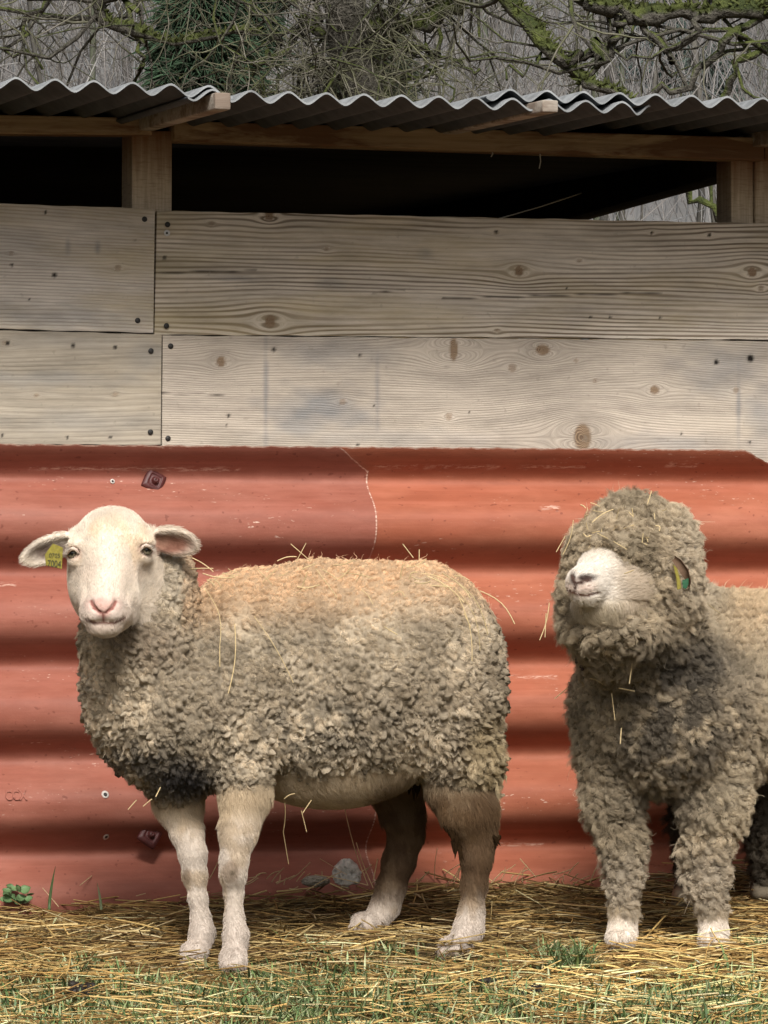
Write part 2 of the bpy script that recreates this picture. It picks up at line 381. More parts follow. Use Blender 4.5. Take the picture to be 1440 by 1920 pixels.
b4 = board('wall_board', [(305, 629), (1800, 643), (1800, 900), (303, 900)], M_lower,
   knots=[(414, 678, 8, 10), (850, 655, 8, 22), (960, 690, 8, 8), (1017, 656, 14, 10), (1227, 731, 9, 8), (1380, 731, 6, 6), (841, 781, 7, 7), (1092, 820, 17, 26), (642, 754, 7, 6), (1116, 714, 4, 4), (1080, 676, 4, 4), (1600, 750, 9, 9)],
   holes=[(513, 656, 4), (674, 666, 3), (428, 779, 3.5), (425, 798, 2), (670, 834, 3), (1343, 679, 5), (1407, 672, 7), (700, 760, 2), (1278, 813, 2.5), (880, 774, 2), (1406, 829, 3)],
   stains=[(600, 770, 110, 45, .7), (620, 660, 130, 34, .4), (560, 800, 60, 30, .55), (700, 820, 260, 20, .3), (1360, 690, 110, 60, .45), (1430, 780, 40, 70, .5), (1250, 830, 140, 20, .4), (498, 740, 6, 130, .6), (707, 740, 6, 130, .45), (1385, 740, 6, 110, .6)], bid=4,
   label='long lower plank with blue-grey stains and a wide oval knot', cracks=[(303, 737, 420, 741)])
def disc(cx, cz, y, r, depth, n=14, dome=.3):
    V = [[cx, y-depth, cz]]; Fc = []
    for k, (rr, dd) in enumerate([(r*.75, depth*.9), (r, depth*.4), (r, 0)]):
        for j in range(n): a_ = 2*math.pi*j/n; V.append([cx+rr*math.cos(a_), y-dd, cz+rr*math.sin(a_)])
    for j in range(n):
        Fc.append((0, 1+(j+1) % n, 1+j))
        for k in range(2): Fc.append((1+k*n+j, 1+k*n+(j+1) % n, 1+(k+1)*n+(j+1) % n, 1+(k+1)*n+j))
    return V, Fc
def screw(u, v, par, mat=None, r=5.2, y=0.0, d=.0015):
    lx, lz = W(u, v, y); V, Fc = disc(lx, lz, y-.0005, r/900, d)
    o = mesh_obj('screw', V, Fc, mat or M_screw, par); return o
for u, v, p in ((271, 411, b1), (258, 601, b1), (314, 421, b2), (312, 611, b2), (283, 658, b3), (282, 810, b3), (320, 649, b4), (315, 822, b4)): screw(u, v, p, y=-.002)
zs = screw(313, 437, b2, M_zinc, 6.0, y=-.002); zs['label'] = 'bright zinc screw'
lx, lz = W(313, 437, -.005); V, Fc = disc(lx, lz, -.0046, 2.2/900, .0005); mesh_obj('screw_recess', V, Fc, M_screw, b2)
# posts, beams, rafters
def beam_px(name, quad, y0, depth, mat, parent=shed, bev=.003, label=None):
    c = [W(u, v, y0) for u, v in quad]
    f = [np.array([x, y0, z]) for x, z in c]; V = f+[p+np.array([0, depth, 0]) for p in f]
    Fc = [(3, 2, 1, 0), (4, 5, 6, 7), (0, 1, 5, 4), (1, 2, 6, 5), (2, 3, 7, 6), (3, 0, 4, 7)]
    o = mesh_obj(name, V, Fc, mat, parent, smooth=False); bevel(o, bev)
    if label: o['label'] = label
    return o
beam_px('post', [(248, 245), (323, 245), (321, 700), (246, 700)], .030, .09, M_post, label='square brown post between the openings')
beam_px('post', [(1371, 296), (1413, 296), (1412, 700), (1371, 700)], .032, .09, M_post, label='post at the right end of the wide opening')
beam_px('post', [(1416, 292), (1500, 292), (1500, 1740), (1416, 1740)], .026, .09, M_post, label='outermost post on the right')
beam_px('top_beam', [(-700, 200), (286, 221), (286, 253), (-700, 243)], -.002, .05, M_beam, label='dark stained beam with pale bark patches at the left')
beam_px('top_beam', [(326, 226), (1434, 258), (1433, 301), (328, 264)], .002, .055, M_beam, label='long brown beam over the wide opening')
beam_px('top_beam', [(1434, 262), (1800, 270), (1800, 312), (1434, 300)], .004, .05, M_beam)
def rafter(u0, v0, u1, v1, yb=-.60, d=3.1, mat=M_rafter):
    c0 = W(u0, v0, yb); c1 = W(u1, v1, yb)
    V, q = box(c0[0], c1[0], yb, yb+d, c1[1], c0[1]); V[:, 2] += .036*(V[:, 1]-yb)
    o = mesh_obj('rafter', V, q, mat, shed, smooth=False); bevel(o, .003); return o
rafter(403, 173, 433, 206, -.60); rafter(1017, 187, 1047, 211, -.64); rafter(-330, 148, -300, 184)
rafter(1617, 210, 1650, 240)
# side beam and side / back / inner walls (open shed)
rx = W(1371, 300, .03)[0]
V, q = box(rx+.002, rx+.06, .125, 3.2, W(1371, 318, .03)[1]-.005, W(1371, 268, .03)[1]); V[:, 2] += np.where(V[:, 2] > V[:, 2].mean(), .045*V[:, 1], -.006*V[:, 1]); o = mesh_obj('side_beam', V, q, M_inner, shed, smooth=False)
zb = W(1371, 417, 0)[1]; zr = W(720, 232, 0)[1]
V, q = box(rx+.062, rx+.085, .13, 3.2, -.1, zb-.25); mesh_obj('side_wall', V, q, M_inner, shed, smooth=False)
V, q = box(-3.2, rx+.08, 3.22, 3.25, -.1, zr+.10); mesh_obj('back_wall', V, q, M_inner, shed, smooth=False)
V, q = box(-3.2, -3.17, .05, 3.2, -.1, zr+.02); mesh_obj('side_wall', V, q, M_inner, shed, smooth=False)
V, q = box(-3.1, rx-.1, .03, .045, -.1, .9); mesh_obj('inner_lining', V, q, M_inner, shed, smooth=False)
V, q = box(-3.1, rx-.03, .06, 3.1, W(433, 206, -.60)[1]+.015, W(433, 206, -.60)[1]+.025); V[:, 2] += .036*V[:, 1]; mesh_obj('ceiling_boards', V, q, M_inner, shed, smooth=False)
# dangling nails under the beam and a thin pale line inside
def tube_obj(name, pts, rad, mat, parent=None, sides=6, col=None):
    pts = np.array(pts, float)[None]; rad = np.array(rad, float) if np.ndim(rad) else np.full(pts.shape[1], rad)
    V, q = tube_arrays(pts, rad[None], sides); return mesh_obj(name, V, q, mat, parent, col=col)
for (u, v0, v1) in ((922, 283, 294), (1012, 290, 316)):
    x0, z0 = W(u, v0, .02); x1, z1 = W(u-1, v1, .02)
    tube_obj('hanging_string', [(x0, .02, z0+.01), (x0+.002, .02, (z0+z1)/2), (x1, .02, z1)], .0013, M_pale, shed)
x0, z0 = W(935, 410, .5); x1, z1 = W(1090, 362, .9)
tube_obj('pale_line', [(x0, .5, z0), ((x0+x1)/2, .7, (z0+z1)/2-.002), (x1, .9, z1)], .0016, M_pale, shed)
# roof sheets: waves run front to back
def roof_sheet(u0, u1, vpk, slope, yf, yb, phase, dz=0, pitch=.0765, amp=.0098, th=.004, label=None, chop=None):
    xa, za = W(u0, vpk+slope*u0, yf); xb, zb_ = W(u1, vpk+slope*u1, yf)
    n = int((xb-xa)/.0055); xs_ = np.linspace(xa, xb, n); zc = za+(zb_-za)*(xs_-xa)/(xb-xa)+dz
    wv = np.sin(2*np.pi*(xs_-phase)/pitch); wz = amp*(wv+.12*wv**3)-amp
    wz = wz+.0012*np.sin(xs_*3.3+u0)
    ys_ = np.array([yf, yf+.3, yf+1.2, yb]); 
    y0 = np.zeros(n)
    if chop is not None: y0 = chop*np.clip((xs_-(xb-.06))/.06, 0, 1)
    top = np.stack([np.stack([xs_, np.full(n, y)+(y0 if k == 0 else 0), zc+wz+th/2+.030*(y-yf)], -1) for k, y in enumerate(ys_)], 1).reshape(-1, 3)
    m = len(ys_); i = np.arange(n*m).reshape(n, m); N = n*m
    q = np.stack([i[:-1, :-1], i[1:, :-1], i[1:, 1:], i[:-1, 1:]], -1).reshape(-1, 4)
    bot = top-np.array([0, 0, th])
    f0 = i[:, 0]; rimv = np.concatenate([top[f0], bot[f0]]); j = np.arange(n-1)
    qf = np.stack([2*N+j, 2*N+n+j, 2*N+n+j+1, 2*N+j+1], -1)
    s1 = i[-1, :]; s0 = i[0, :]
    qe = np.concatenate([np.stack([s1[:-1], s1[:-1]+N, s1[1:]+N, s1[1:]], -1), np.stack([s0[:-1], s0[1:], s0[1:]+N, s0[:-1]+N], -1)])
    V = np.concatenate([top, bot, rimv]); q = np.concatenate([q, q[:, ::-1]+N, qf, qe])
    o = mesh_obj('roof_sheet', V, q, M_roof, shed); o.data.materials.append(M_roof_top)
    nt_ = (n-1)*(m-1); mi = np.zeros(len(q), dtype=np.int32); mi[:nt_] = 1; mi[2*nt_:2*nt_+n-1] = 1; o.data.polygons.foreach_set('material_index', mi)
    if label: o['label'] = label
ph = W(48, 147, -.64)[0]-.0765/4
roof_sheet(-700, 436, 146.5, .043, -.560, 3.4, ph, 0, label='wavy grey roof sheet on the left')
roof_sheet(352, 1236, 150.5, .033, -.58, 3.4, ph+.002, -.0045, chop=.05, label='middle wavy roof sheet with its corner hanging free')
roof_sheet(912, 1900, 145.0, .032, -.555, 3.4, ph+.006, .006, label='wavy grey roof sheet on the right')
# red corrugated cladding: waves run sideways
def clad(u0, u1, mat, yoff, label, vt=(835, 846), cut=None, seed=0, scr=(), pitch=.1915, amp=.036, vb=1720, phase_v=983):
    xa, xb = W(u0, 1000, yoff)[0], W(u1, 1000, yoff)[0]
    nx = int((xb-xa)/.008)+3; nz = 203
    def ztop(x): 
        # top edge line in pixels converted at the same x
        ua, ub = 0, 1375; za = W(ua, vt[0], yoff)[1]; zb2 = W(ub, vt[1], yoff)[1]; xA = W(ua, vt[0], yoff)[0]; xB = W(ub, vt[1], yoff)[0]
        return za+(zb2-za)*(x-xA)/(xB-xA)
    xs_ = np.concatenate([np.linspace(xa, xb-.008, nx-3), [xb-.0035, xb-.0025, xb]]); zt = ztop(xs_)+.0008*np.sin(xs_*90)+.0006*np.sin(xs_*231)
    if cut:
        for (xc, zdrop, wdt, side) in cut:
            cx = W(xc, 850, yoff)[0]
            f = np.clip((xs_-cx)/wdt, 0, 1) if side > 0 else np.clip((cx-xs_)/wdt, 0, 1)
            zt = zt-f*zdrop
    zbt = -.07
    t_ = np.concatenate([np.linspace(0, .992, nz-3), [.9965, .9978, 1.0]])
    X = np.repeat(xs_[:, None], nz, 1); Z = zbt+(zt[:, None]-zbt)*t_[None]
    zc0 = W(0, phase_v, yoff)[1]; zc1 = W(1375, phase_v+6, yoff)[1]; xA = W(0, phase_v)[0]; xB = W(1375, phase_v)[0]
    zc = zc0+(zc1-zc0)*(X-xA)/(xB-xA)
    c_ = np.cos(2*np.pi*(Z-zc)/pitch); prof = amp*(c_-.17*np.cos(4*np.pi*(Z-zc)/pitch)+.17)
    bul = .0022*np.sin(X*2.3+seed)*np.sin(Z*4+seed)+.0012*np.sin(X*7+Z*11+seed)
    Yv = yoff-amp-prof+bul
    th = .0055
    N = nx*nz; front = np.stack([X, Yv, Z], -1).reshape(-1, 3); back = front+np.array([0, th, 0])
    i = np.arange(N).reshape(nx, nz)
    q = np.stack([i[:-1, :-1], i[1:, :-1], i[1:, 1:], i[:-1, 1:]], -1).reshape(-1, 4)
    rim = np.concatenate([i[:, 0], i[-1, 1:], i[::-1, -1][1:], i[0, ::-1][1:]]); m = len(rim); j = np.arange(m-1)
    qr = np.stack([2*N+j, 2*N+j+1, 2*N+m+j+1, 2*N+m+j], -1)[:, ::-1]
    V = np.concatenate([front, back, front[rim], back[rim]]); q = np.concatenate([q, q[:, ::-1]+N, qr])
    sc = np.zeros_like(X)
    for (ua, ub, vv, sth, dens) in scr:
        xx0, zz = W(ua, vv, yoff); xx1, zz1 = W(ub, vv+2, yoff)
        zl = zz+(zz1-zz)*(X-xx0)/(xx1-xx0)
        inside = (X > xx0) & (X < xx1)
        brk = (np.sin(X*17+seed+vv)+np.sin(X*31+vv)+np.sin(X*9)) > (1-dens*3.4)
        sc = np.maximum(sc, np.where(inside & brk, np.clip(1.4-np.abs(Z-zl)/(sth/900*1.3), 0, 1), 0)*.8)
    sc[-2:, :] = 1.3; sc[:, -2:] = 1.5; sc[:, -1] = 1.8
    scv = np.concatenate([sc.ravel(), sc.ravel(), np.full(m, 1.8), np.full(m, 1.8)])
    o = mesh_obj('cladding_sheet', V, q, mat, shed, attrs={'scratch': scv}); o['label'] = label
    def surf(u, v):
        lx, lz = W(u, v, yoff-.045)
        cc = math.cos(2*math.pi*(lz-(zc0+(zc1-zc0)*(lx-xA)/(xB-xA)))/pitch)
        return lx, yoff-amp-amp*(cc-.17*(2*cc*cc-1)+.17), lz
    return o, surf
cl, surfL = clad(-700, 688, M_cladL, -.012, 'rose red corrugated sheet on the left, lapping over its neighbour', cut=[(620, .048, .075, 1)], seed=1,
    scr=[(0, 430, 878, 2.2, .75), (440, 540, 881, 2.2, .6), (-20, 60, 1096, 2.5, .45), (0, 60, 1268, 2.5, .4), (20, 30, 1430, 2.5, .6)])
cr, surfR = clad(610, 1900, M_cladR, -.005, 'orange red corrugated sheet on the right with a cut corner', cut=[(1375, .040, .10, 1)], seed=5,
    scr=[(700, 1300, 876, 1.8, .45), (940, 1066, 1268, 2.2, .8), (940, 1020, 1582, 2, .6), (1000, 1030, 952, 3, .7), (1240, 1300, 872, 3, .6)])
# dark red square fixing caps
def cap(u, v, rot, sz=.030):
    x, y, z = surfL(u, v); o = empty('tmp')
    # beveled pyramid plate
    prof = [(1, 0), (1.0, .006), (.62, .011), (.55, .008), (.34, .009), (.30, .016), (.12, .019), (0.0001, .015)]
    V, Fc = [], []
    for k, (r, h) in enumerate(prof):
        for j in range(16):
            a_ = 2*math.pi*j/16
            if k < 4: m_ = 1/max(abs(math.cos(a_)), abs(math.sin(a_))); m_ = min(m_, 1.36)
            else: m_ = 1.0
            V.append([r*m_*sz*.72*math.cos(a_), -h-.001, r*m_*sz*.72*math.sin(a_)])
    n = 16
    for k in range(len(prof)-1):
        for j in range(n): Fc.append((k*n+j, k*n+(j+1) % n, (k+1)*n+(j+1) % n, (k+1)*n+j))
    bpy.data.objects.remove(o)
    o = mesh_obj('fixing_cap', V, Fc, M_cap, cl); o.location = (x, y, z); 
    o.rotation_euler = (0, rot, 0); bevel(o, .0012, 1); return o
c1 = cap(297, 902, math.radians(28)); c1.rotation_euler = (math.radians(-14), math.radians(28), 0)
c2 = cap(280, 1568, math.radians(35)); c2.rotation_euler = (math.radians(-20), math.radians(35), 0); c2.location.y -= .010
M_ring = mat_simple('pale_chipped_rim', (.55, .5, .45), .8, .2, 300)
for (u, v, r) in ((220, 901, 4.5), (192, 1489, 7), (202, 1570, 5.5)):
    x, y, z = surfL(u, v)
    nrm = None
    V, Fc = disc(x, z, 0, r/900, .0022); V = np.array(V); V[:, 1] += surfL(u, v)[1]-.0015
    # follow the local slope of the wave
    dy = (surfL(u, v-6)[1]-surfL(u, v+6)[1])/(surfL(u, v-6)[2]-surfL(u, v+6)[2]); V[:, 1] += (V[:, 2]-z)*dy
    mesh_obj('drill_hole_rim', V, Fc, M_ring, cl)
    V2, Fc2 = disc(x, z, 0, r*.5/900, .001); V2 = np.array(V2); V2[:, 1] += surfL(u, v)[1]-.0035+(V2[:, 2]-z)*dy
    mesh_obj('drill_hole', V2, Fc2, M_screw, cl)
# raised moulded letters
tc = bpy.data.curves.new('letters', 'FONT'); tc.body = 'CCX'; tc.size = .034; tc.extrude = .0022; tc.bevel_depth = .0008; tc.bevel_resolution = 2
to = bpy.data.objects.new('tmp', tc); COL.objects.link(to)
dg = bpy.context.evaluated_depsgraph_get(); me = bpy.data.meshes.new_from_object(to.evaluated_get(dg)); bpy.data.objects.remove(to)
co = np.empty(len(me.vertices)*3); me.vertices.foreach_get('co', co); co = co.reshape(-1, 3)
x, y, z = surfL(4, 1499); dy = (surfL(4, 1480)[1]-surfL(4, 1504)[1])/(surfL(4, 1480)[2]-surfL(4, 1504)[2])
co2 = np.stack([x+co[:, 0]*.62, y+dy*co[:, 1]*.8-co[:, 2]-.0026, z+co[:, 1]*.8], -1); me.vertices.foreach_set('co', co2.ravel()); me.update()
me.materials.clear(); me.materials.append(M_cladL); lo = bpy.data.objects.new('raised_letters', me); COL.objects.link(lo); lo.parent = cl
# ------------------------------------------------------------------ signed distance fields -> surface nets
class Field:
    def __init__(s, lo, hi, h):
        s.lo = np.array(lo, float); s.h = h; s.n = np.ceil((np.array(hi)-s.lo)/h).astype(int)+1
        s.F = np.full(tuple(s.n), 1.0, dtype=np.float32)
    def sl(s, lo, hi):
        a_ = np.clip(np.floor((lo-s.lo)/s.h).astype(int), 0, s.n-1); b_ = np.clip(np.ceil((hi-s.lo)/s.h).astype(int)+1, 1, s.n)
        return a_, b_
    def pts(s, a_, b_):
        g = [s.lo[k]+s.h*np.arange(a_[k], b_[k]) for k in range(3)]
        return np.stack(np.meshgrid(*g, indexing='ij'), -1).astype(np.float32)
    def apply(s, lo, hi, fn, k, sub=False):
        m = k+3*s.h; a_, b_ = s.sl(np.array(lo)-m, np.array(hi)+m)
        if np.any(b_ <= a_): return
        d = fn(s.pts(a_, b_)).astype(np.float32); ix = tuple(slice(a_[i], b_[i]) for i in range(3)); F_ = s.F[ix]
        if sub:
            d = -d; kk = max(k, 1e-5); hh = np.clip(.5+.5*(F_-d)/kk, 0, 1); s.F[ix] = d*(1-hh)+F_*hh+kk*hh*(1-hh)
        else:
            kk = max(k, 1e-5); hh = np.clip(.5+.5*(F_-d)/kk, 0, 1); s.F[ix] = F_*(1-hh)+d*hh-kk*hh*(1-hh)
    def ell(s, c, r, k=.02, R=None, sub=False):
        c = np.array(c, np.float32); r = np.array(r, np.float32); ext = np.full(3, r.max()) if R is not None else r
        def fn(p):
            q_ = p-c
            if R is not None: q_ = q_@R.astype(np.float32)
            k0 = np.linalg.norm(q_/r, axis=-1); k1 = np.linalg.norm(q_/(r*r), axis=-1)+1e-6
            return k0*(k0-1)/k1
        s.apply(c-ext, c+ext, fn, k, sub)
    def cone(s, a_, b_, ra, rb, k=.02, sub=False, sq=1.0):
        a_ = np.array(a_, np.float32); b_ = np.array(b_, np.float32); m = max(ra, rb); ab = b_-a_; L2 = float(ab@ab)+1e-9
        def fn(p):
            t = np.clip(((p-a_)@ab)/L2, 0, 1)[..., None]; q_ = p-(a_+t*ab)
            return np.linalg.norm(q_*np.array([1, 1/sq, 1], np.float32), axis=-1)-(ra+t[..., 0]*(rb-ra))
        s.apply(np.minimum(a_, b_)-m, np.maximum(a_, b_)+m, fn, k, sub)
    def chain(s, pts, k=.02, sub=False):
        for (p, r), (q_, r2) in zip(pts[:-1], pts[1:]): s.cone(p, q_, r, r2, k, sub)
    def mesh(s):
        F_ = s.F; ins = F_ < 0; nx, ny, nz = F_.shape
        c = [(i, j, l) for i in (0, 1) for j in (0, 1) for l in (0, 1)]
        cnt = np.zeros((nx-1, ny-1, nz-1), np.uint8)
        for i, j, l in c: cnt += ins[i:nx-1+i, j:ny-1+j, l:nz-1+l]
        act = (cnt > 0) & (cnt < 8); ci = np.argwhere(act); idx = np.full(act.shape, -1, np.int32); idx[act] = np.arange(len(ci))
        acc = np.zeros((len(ci), 3)); w_ = np.zeros(len(ci))
        for A in c:
            for ax in range(3):
                if A[ax] == 1: continue
                B = list(A); B[ax] = 1
                fa = F_[ci[:, 0]+A[0], ci[:, 1]+A[1], ci[:, 2]+A[2]]; fb = F_[ci[:, 0]+B[0], ci[:, 1]+B[1], ci[:, 2]+B[2]]
                m = (fa < 0) != (fb < 0); t = np.where(m, fa/(fa-fb+1e-12), 0)
                p = np.array(A, float)[None]+np.eye(3)[ax][None]*t[:, None]; acc += p*m[:, None]; w_ += m
        V = s.lo+s.h*(ci+acc/w_[:, None]); quads = []
        for ax in range(3):
            o1, o2 = [(1, 2), (2, 0), (0, 1)][ax]
            sa = [slice(None)]*3; sb = [slice(None)]*3; sa[ax] = slice(0, -1); sb[ax] = slice(1, None)
            cr_ = ins[tuple(sa)] != ins[tuple(sb)]; e_ = np.argwhere(cr_)
            ok = (e_[:, o1] > 0) & (e_[:, o2] > 0) & (e_[:, o1] < F_.shape[o1]-1) & (e_[:, o2] < F_.shape[o2]-1); e_ = e_[ok]
            fl = ins[e_[:, 0], e_[:, 1], e_[:, 2]]
            def at(d1, d2):
                k_ = e_.copy(); k_[:, o1] -= d1; k_[:, o2] -= d2; return idx[k_[:, 0], k_[:, 1], k_[:, 2]]
            Q = np.stack([at(1, 1), at(0, 1), at(0, 0), at(1, 0)], -1); Q[~fl] = Q[~fl][:, ::-1]; quads.append(Q)
        Q = np.concatenate(quads); Q = Q[(Q >= 0).all(1)]
        return V, Q
def vnormals(V, Q):
    n = np.cross(V[Q[:, 2]]-V[Q[:, 0]], V[Q[:, 3]]-V[Q[:, 1]]); N = np.zeros_like(V)
    for k in range(4):
        for a_ in range(3): N[:, a_] += np.bincount(Q[:, k], n[:, a_], len(V))
    return N/(np.linalg.norm(N, axis=1, keepdims=True)+1e-12)
def smooth(V, Q, it=2, lam=.5):
    deg = np.zeros(len(V)); E = np.concatenate([Q[:, [0, 1]], Q[:, [1, 2]], Q[:, [2, 3]], Q[:, [3, 0]]])
    deg = np.bincount(E[:, 0], minlength=len(V))+np.bincount(E[:, 1], minlength=len(V))
    for _ in range(it):
        S = np.zeros_like(V)
        for a_ in range(3): S[:, a_] = np.bincount(E[:, 0], V[E[:, 1], a_], len(V))+np.bincount(E[:, 1], V[E[:, 0], a_], len(V))
        V = V+lam*(S/np.maximum(deg, 1)[:, None]-V)
    return V
def vnoise(p, scale, seed=0, oct=3):
    """cheap smooth value noise on points"""
    out = np.zeros(len(p)); amp = 1.0; tot = 0
    for o in range(oct):
        q_ = p*scale*(2**o)+seed*17.3+o*5.1; i = np.floor(q_).astype(np.int64); f = q_-i; f = f*f*(3-2*f); r = 0
        for a_ in (0, 1):
            for b_ in (0, 1):
                for c_ in (0, 1):
                    h = ((i[:, 0]+a_)*73856093 ^ (i[:, 1]+b_)*19349663 ^ (i[:, 2]+c_)*83492791 ^ (seed*2654435+o*97)) & 0x7fffffff
                    h = (h*1103515245+12345) & 0x7fffffff; hv = ((h >> 8) & 0xffff)/65535.
                    r = r+hv*(f[:, 0] if a_ else 1-f[:, 0])*(f[:, 1] if b_ else 1-f[:, 1])*(f[:, 2] if c_ else 1-f[:, 2])
        out += amp*r; tot += amp; amp *= .5
    return out/tot
def sstep(a_, b_, x): t = np.clip((x-a_)/(b_-a_), 0, 1); return t*t*(3-2*t)
def toPx(V): return 720+V[:, 0]/V[:, 1]*F, HZ-(V[:, 2]-CZ)/V[:, 1]*F
def surf_sample(V, Q, N, n, mask=None):
    ar = np.linalg.norm(np.cross(V[Q[:, 2]]-V[Q[:, 0]], V[Q[:, 3]]-V[Q[:, 1]]), axis=1)
    if mask is not None: ar = ar*mask[Q].mean(1)
    f = rng.choice(len(Q), n, p=ar/ar.sum()); a_ = rng.random((n, 1)); b_ = rng.random((n, 1))
    q_ = Q[f]; w4 = [(1-a_)*(1-b_), a_*(1-b_), a_*b_, (1-a_)*b_]
    p = sum(w4[k]*V[q_[:, k]] for k in range(4)); nn = sum(w4[k]*N[q_[:, k]] for k in range(4)); nn /= np.linalg.norm(nn, axis=1, keepdims=True)+1e-9
    return p, nn, q_[:, 0]
def thin(p, s):
    k = np.floor(p/s).astype(np.int64); key = k[:, 0]*73856093 ^ k[:, 1]*19349663 ^ k[:, 2]*83492791
    _, i = np.unique(key, return_index=True); return i
def hair_obj(name, pts, rad, col, mat, parent):
    """pts (N,K,3) rad (N,K) col (N,3)"""
    N, K, _ = pts.shape; hc = bpy.data.hair_curves.new(name); hc.add_curves([K]*N)
    hc.attributes['position'].data.foreach_set('vector', pts.astype(np.float32).ravel())
    ra = hc.attributes.get('radius') or hc.attributes.new('radius', 'FLOAT', 'POINT'); ra.data.foreach_set('value', rad.astype(np.float32).ravel())
    ca = hc.attributes.new('Col', 'FLOAT_COLOR', 'POINT'); c = np.ones((N, K, 4), np.float32); c[:, :, :3] = col[:, None]; ca.data.foreach_set('color', c.ravel())
    hc.materials.append(mat); o = bpy.data.objects.new(name, hc); COL.objects.link(o); o.parent = parent; return o
def tangent(nn, flow):
    t = flow-nn*np.sum(flow*nn, 1, keepdims=True); return t/(np.linalg.norm(t, axis=1, keepdims=True)+1e-6)
def fleece(name, V, Q, colfn, parent, spacing, lockL, nper, tilt=.5, curl=.0, lumps=.006, rad=.0005, seed=0, flowfn=None, spread=.55, stretch=1.0, lenfn=None, clump=.75, hairname='wool_locks', K=7, frizz=.0):
    N = vnormals(V, Q)
    p, n_, _ = surf_sample(V, Q, N, int(140000)); sv = np.array([1, 1, stretch]); i = thin((p+vnoise(p, 30, seed, 1)[:, None]*spacing)*sv, spacing*.95); p, n_ = p[i], n_[i]
    M = len(p); kd = kdtree.KDTree(M)
    for k in range(M): kd.insert(p[k]*sv, k)
    kd.balance()
    vn = V*sv+(np.stack([vnoise(V, 70, seed+k, 2) for k in (1, 2, 3)], -1)-.5)*spacing*1.3
    h = np.empty(len(V)); F1 = np.empty(len(V)); F2 = np.empty(len(V))
    for k, vv in enumerate(vn.tolist()):
        r = kd.find_n(vv, 2); F1[k] = r[0][2]; F2[k] = r[1][2]
    h = sstep(0, .75, (F2-F1)/spacing)*(.7+.6*vnoise(V, 25, seed+9, 2)); Lf = lenfn(V) if lenfn else 1.0
    Vd = V+N*(lumps*h*Lf)[:, None] if np.ndim(Lf) else V+N*(lumps*h)[:, None]
    Vd = Vd+N*((vnoise(V, 12, seed+5, 3)-.5)*.016)[:, None]
    o = mesh_obj(name, Vd, Q, M_wool, parent, col=colfn(Vd)*(.58))  # under-wool darkened so the crevices between locks read as shade
    # strands
    flow = flowfn(p) if flowfn else np.tile([0., 0, -1.], (M, 1))
    flow = flow+(rng.random((M, 3))-.5)*1.5
    t1 = tangent(n_, flow); t2 = np.cross(n_, t1)
    Ls = lockL*(.6+.8*rng.random(M))*(.45+1.1*vnoise(p, 13, seed+3, 2)); 
    if lenfn: Ls = Ls*lenfn(p)
    idx = np.repeat(np.arange(M), nper); S = len(idx)
    ang = rng.random(S)*2*np.pi; rr = spacing*spread*np.sqrt(rng.random(S))
    off = t1[idx]*(np.cos(ang)*rr)[:, None]+t2[idx]*(np.sin(ang)*rr)[:, None]
    bend = p+n_*((vnoise(p, 12, seed+5, 3)-.5)*.016)[:, None]
    tt = np.linspace(0, 1, K); pts = np.empty((S, K, 3)); phs = rng.random(M)*6.28; frq = .8+rng.random(M)*.7; jit = (rng.random((S, 3))-.5)
    Lst = (Ls[idx]*(.75+.4*rng.random(S)))[:, None]
    side = (rng.random((M, 1))-.5)*.9
    for k, t in enumerate(tt):
        conv = 1-clump*t**1.3
        q_ = bend[idx]+off*conv+n_[idx]*Lst*(t-tilt*.55*t*t)*.9+t1[idx]*Lst*(tilt*t**1.6)+t2[idx]*Lst*(side[idx]*t**1.6)
        if curl: 
            a_ = phs[idx]+frq[idx]*t*7.0
            q_ = q_+(t2[idx]*np.sin(a_)[:, None]+n_[idx]*np.cos(a_)[:, None])*(curl*t)
        q_ = q_+jit*Lst*.16*t
        if frizz: q_ = q_+(rng.random((S, 3))-.5)*frizz*t
        pts[:, k] = q_
    pts[:, 0] -= n_[idx]*.004
    cb = colfn(p)[idx]*(.82+.36*rng.random(M))[idx][:, None]*(.9+.2*rng.random(S))[:, None]
    ra = rad*(1-.72*tt)[None]*(.7+.6*rng.random(S))[:, None]
    hair_obj(hairname, pts, ra, cb, M_hair, o)
    # stray curls standing out from the fleece
    m = 1000; ii = rng.integers(0, M, m); L_ = lockL*(.6+.8*rng.random(m))[:, None]; w1 = rng.normal(size=(m, 3))
    pts = np.stack([bend[ii]+n_[ii]*L_*(.35+.85*t)+t1[ii]*L_*.5*t*t+w1*L_*.28*t+np.cross(n_[ii], w1)*(np.sin(t*5+ii%6)*.004)[:, None] for t in np.linspace(0, 1, 7)], 1)
    hair_obj('stray_wool', pts, np.tile(.0004*(1-.7*np.linspace(0, 1, 7)), (m, 1)), colfn(p)[ii]*1.15, M_hair, o)
    return o
def coat(V, Q, mask, colfn, parent, n, L, flowfn, rad=.0003, lift=.35, name='short_coat', lenfn=None):
    N = vnormals(V, Q); p, nn, _ = surf_sample(V, Q, N, n, mask); fl = flowfn(p)+(rng.random((n, 3))-.5)*.6; t1 = tangent(nn, fl)
    l_ = (L*(.5+rng.random(n)))[:, None]
    if lenfn: l_ = l_*lenfn(p)[:, None]
    tt = np.linspace(0, 1, 4); pts = np.stack([p+t1*l_*t+nn*l_*(lift*np.sin(t*1.5)) for t in tt], 1); pts[:, 0] -= nn*.002
    ra = rad*(1-.7*tt)[None]*np.ones((n, 1)); c = colfn(p)*(.85+.3*rng.random(n))[:, None]
    return hair_obj(name, pts, ra, c, M_hair, parent)
def blob(u, v, cu, cv, ru, rv, soft=.4): return sstep(1+soft, 1-soft, np.sqrt(((u-cu)/ru)**2+((v-cv)/rv)**2))
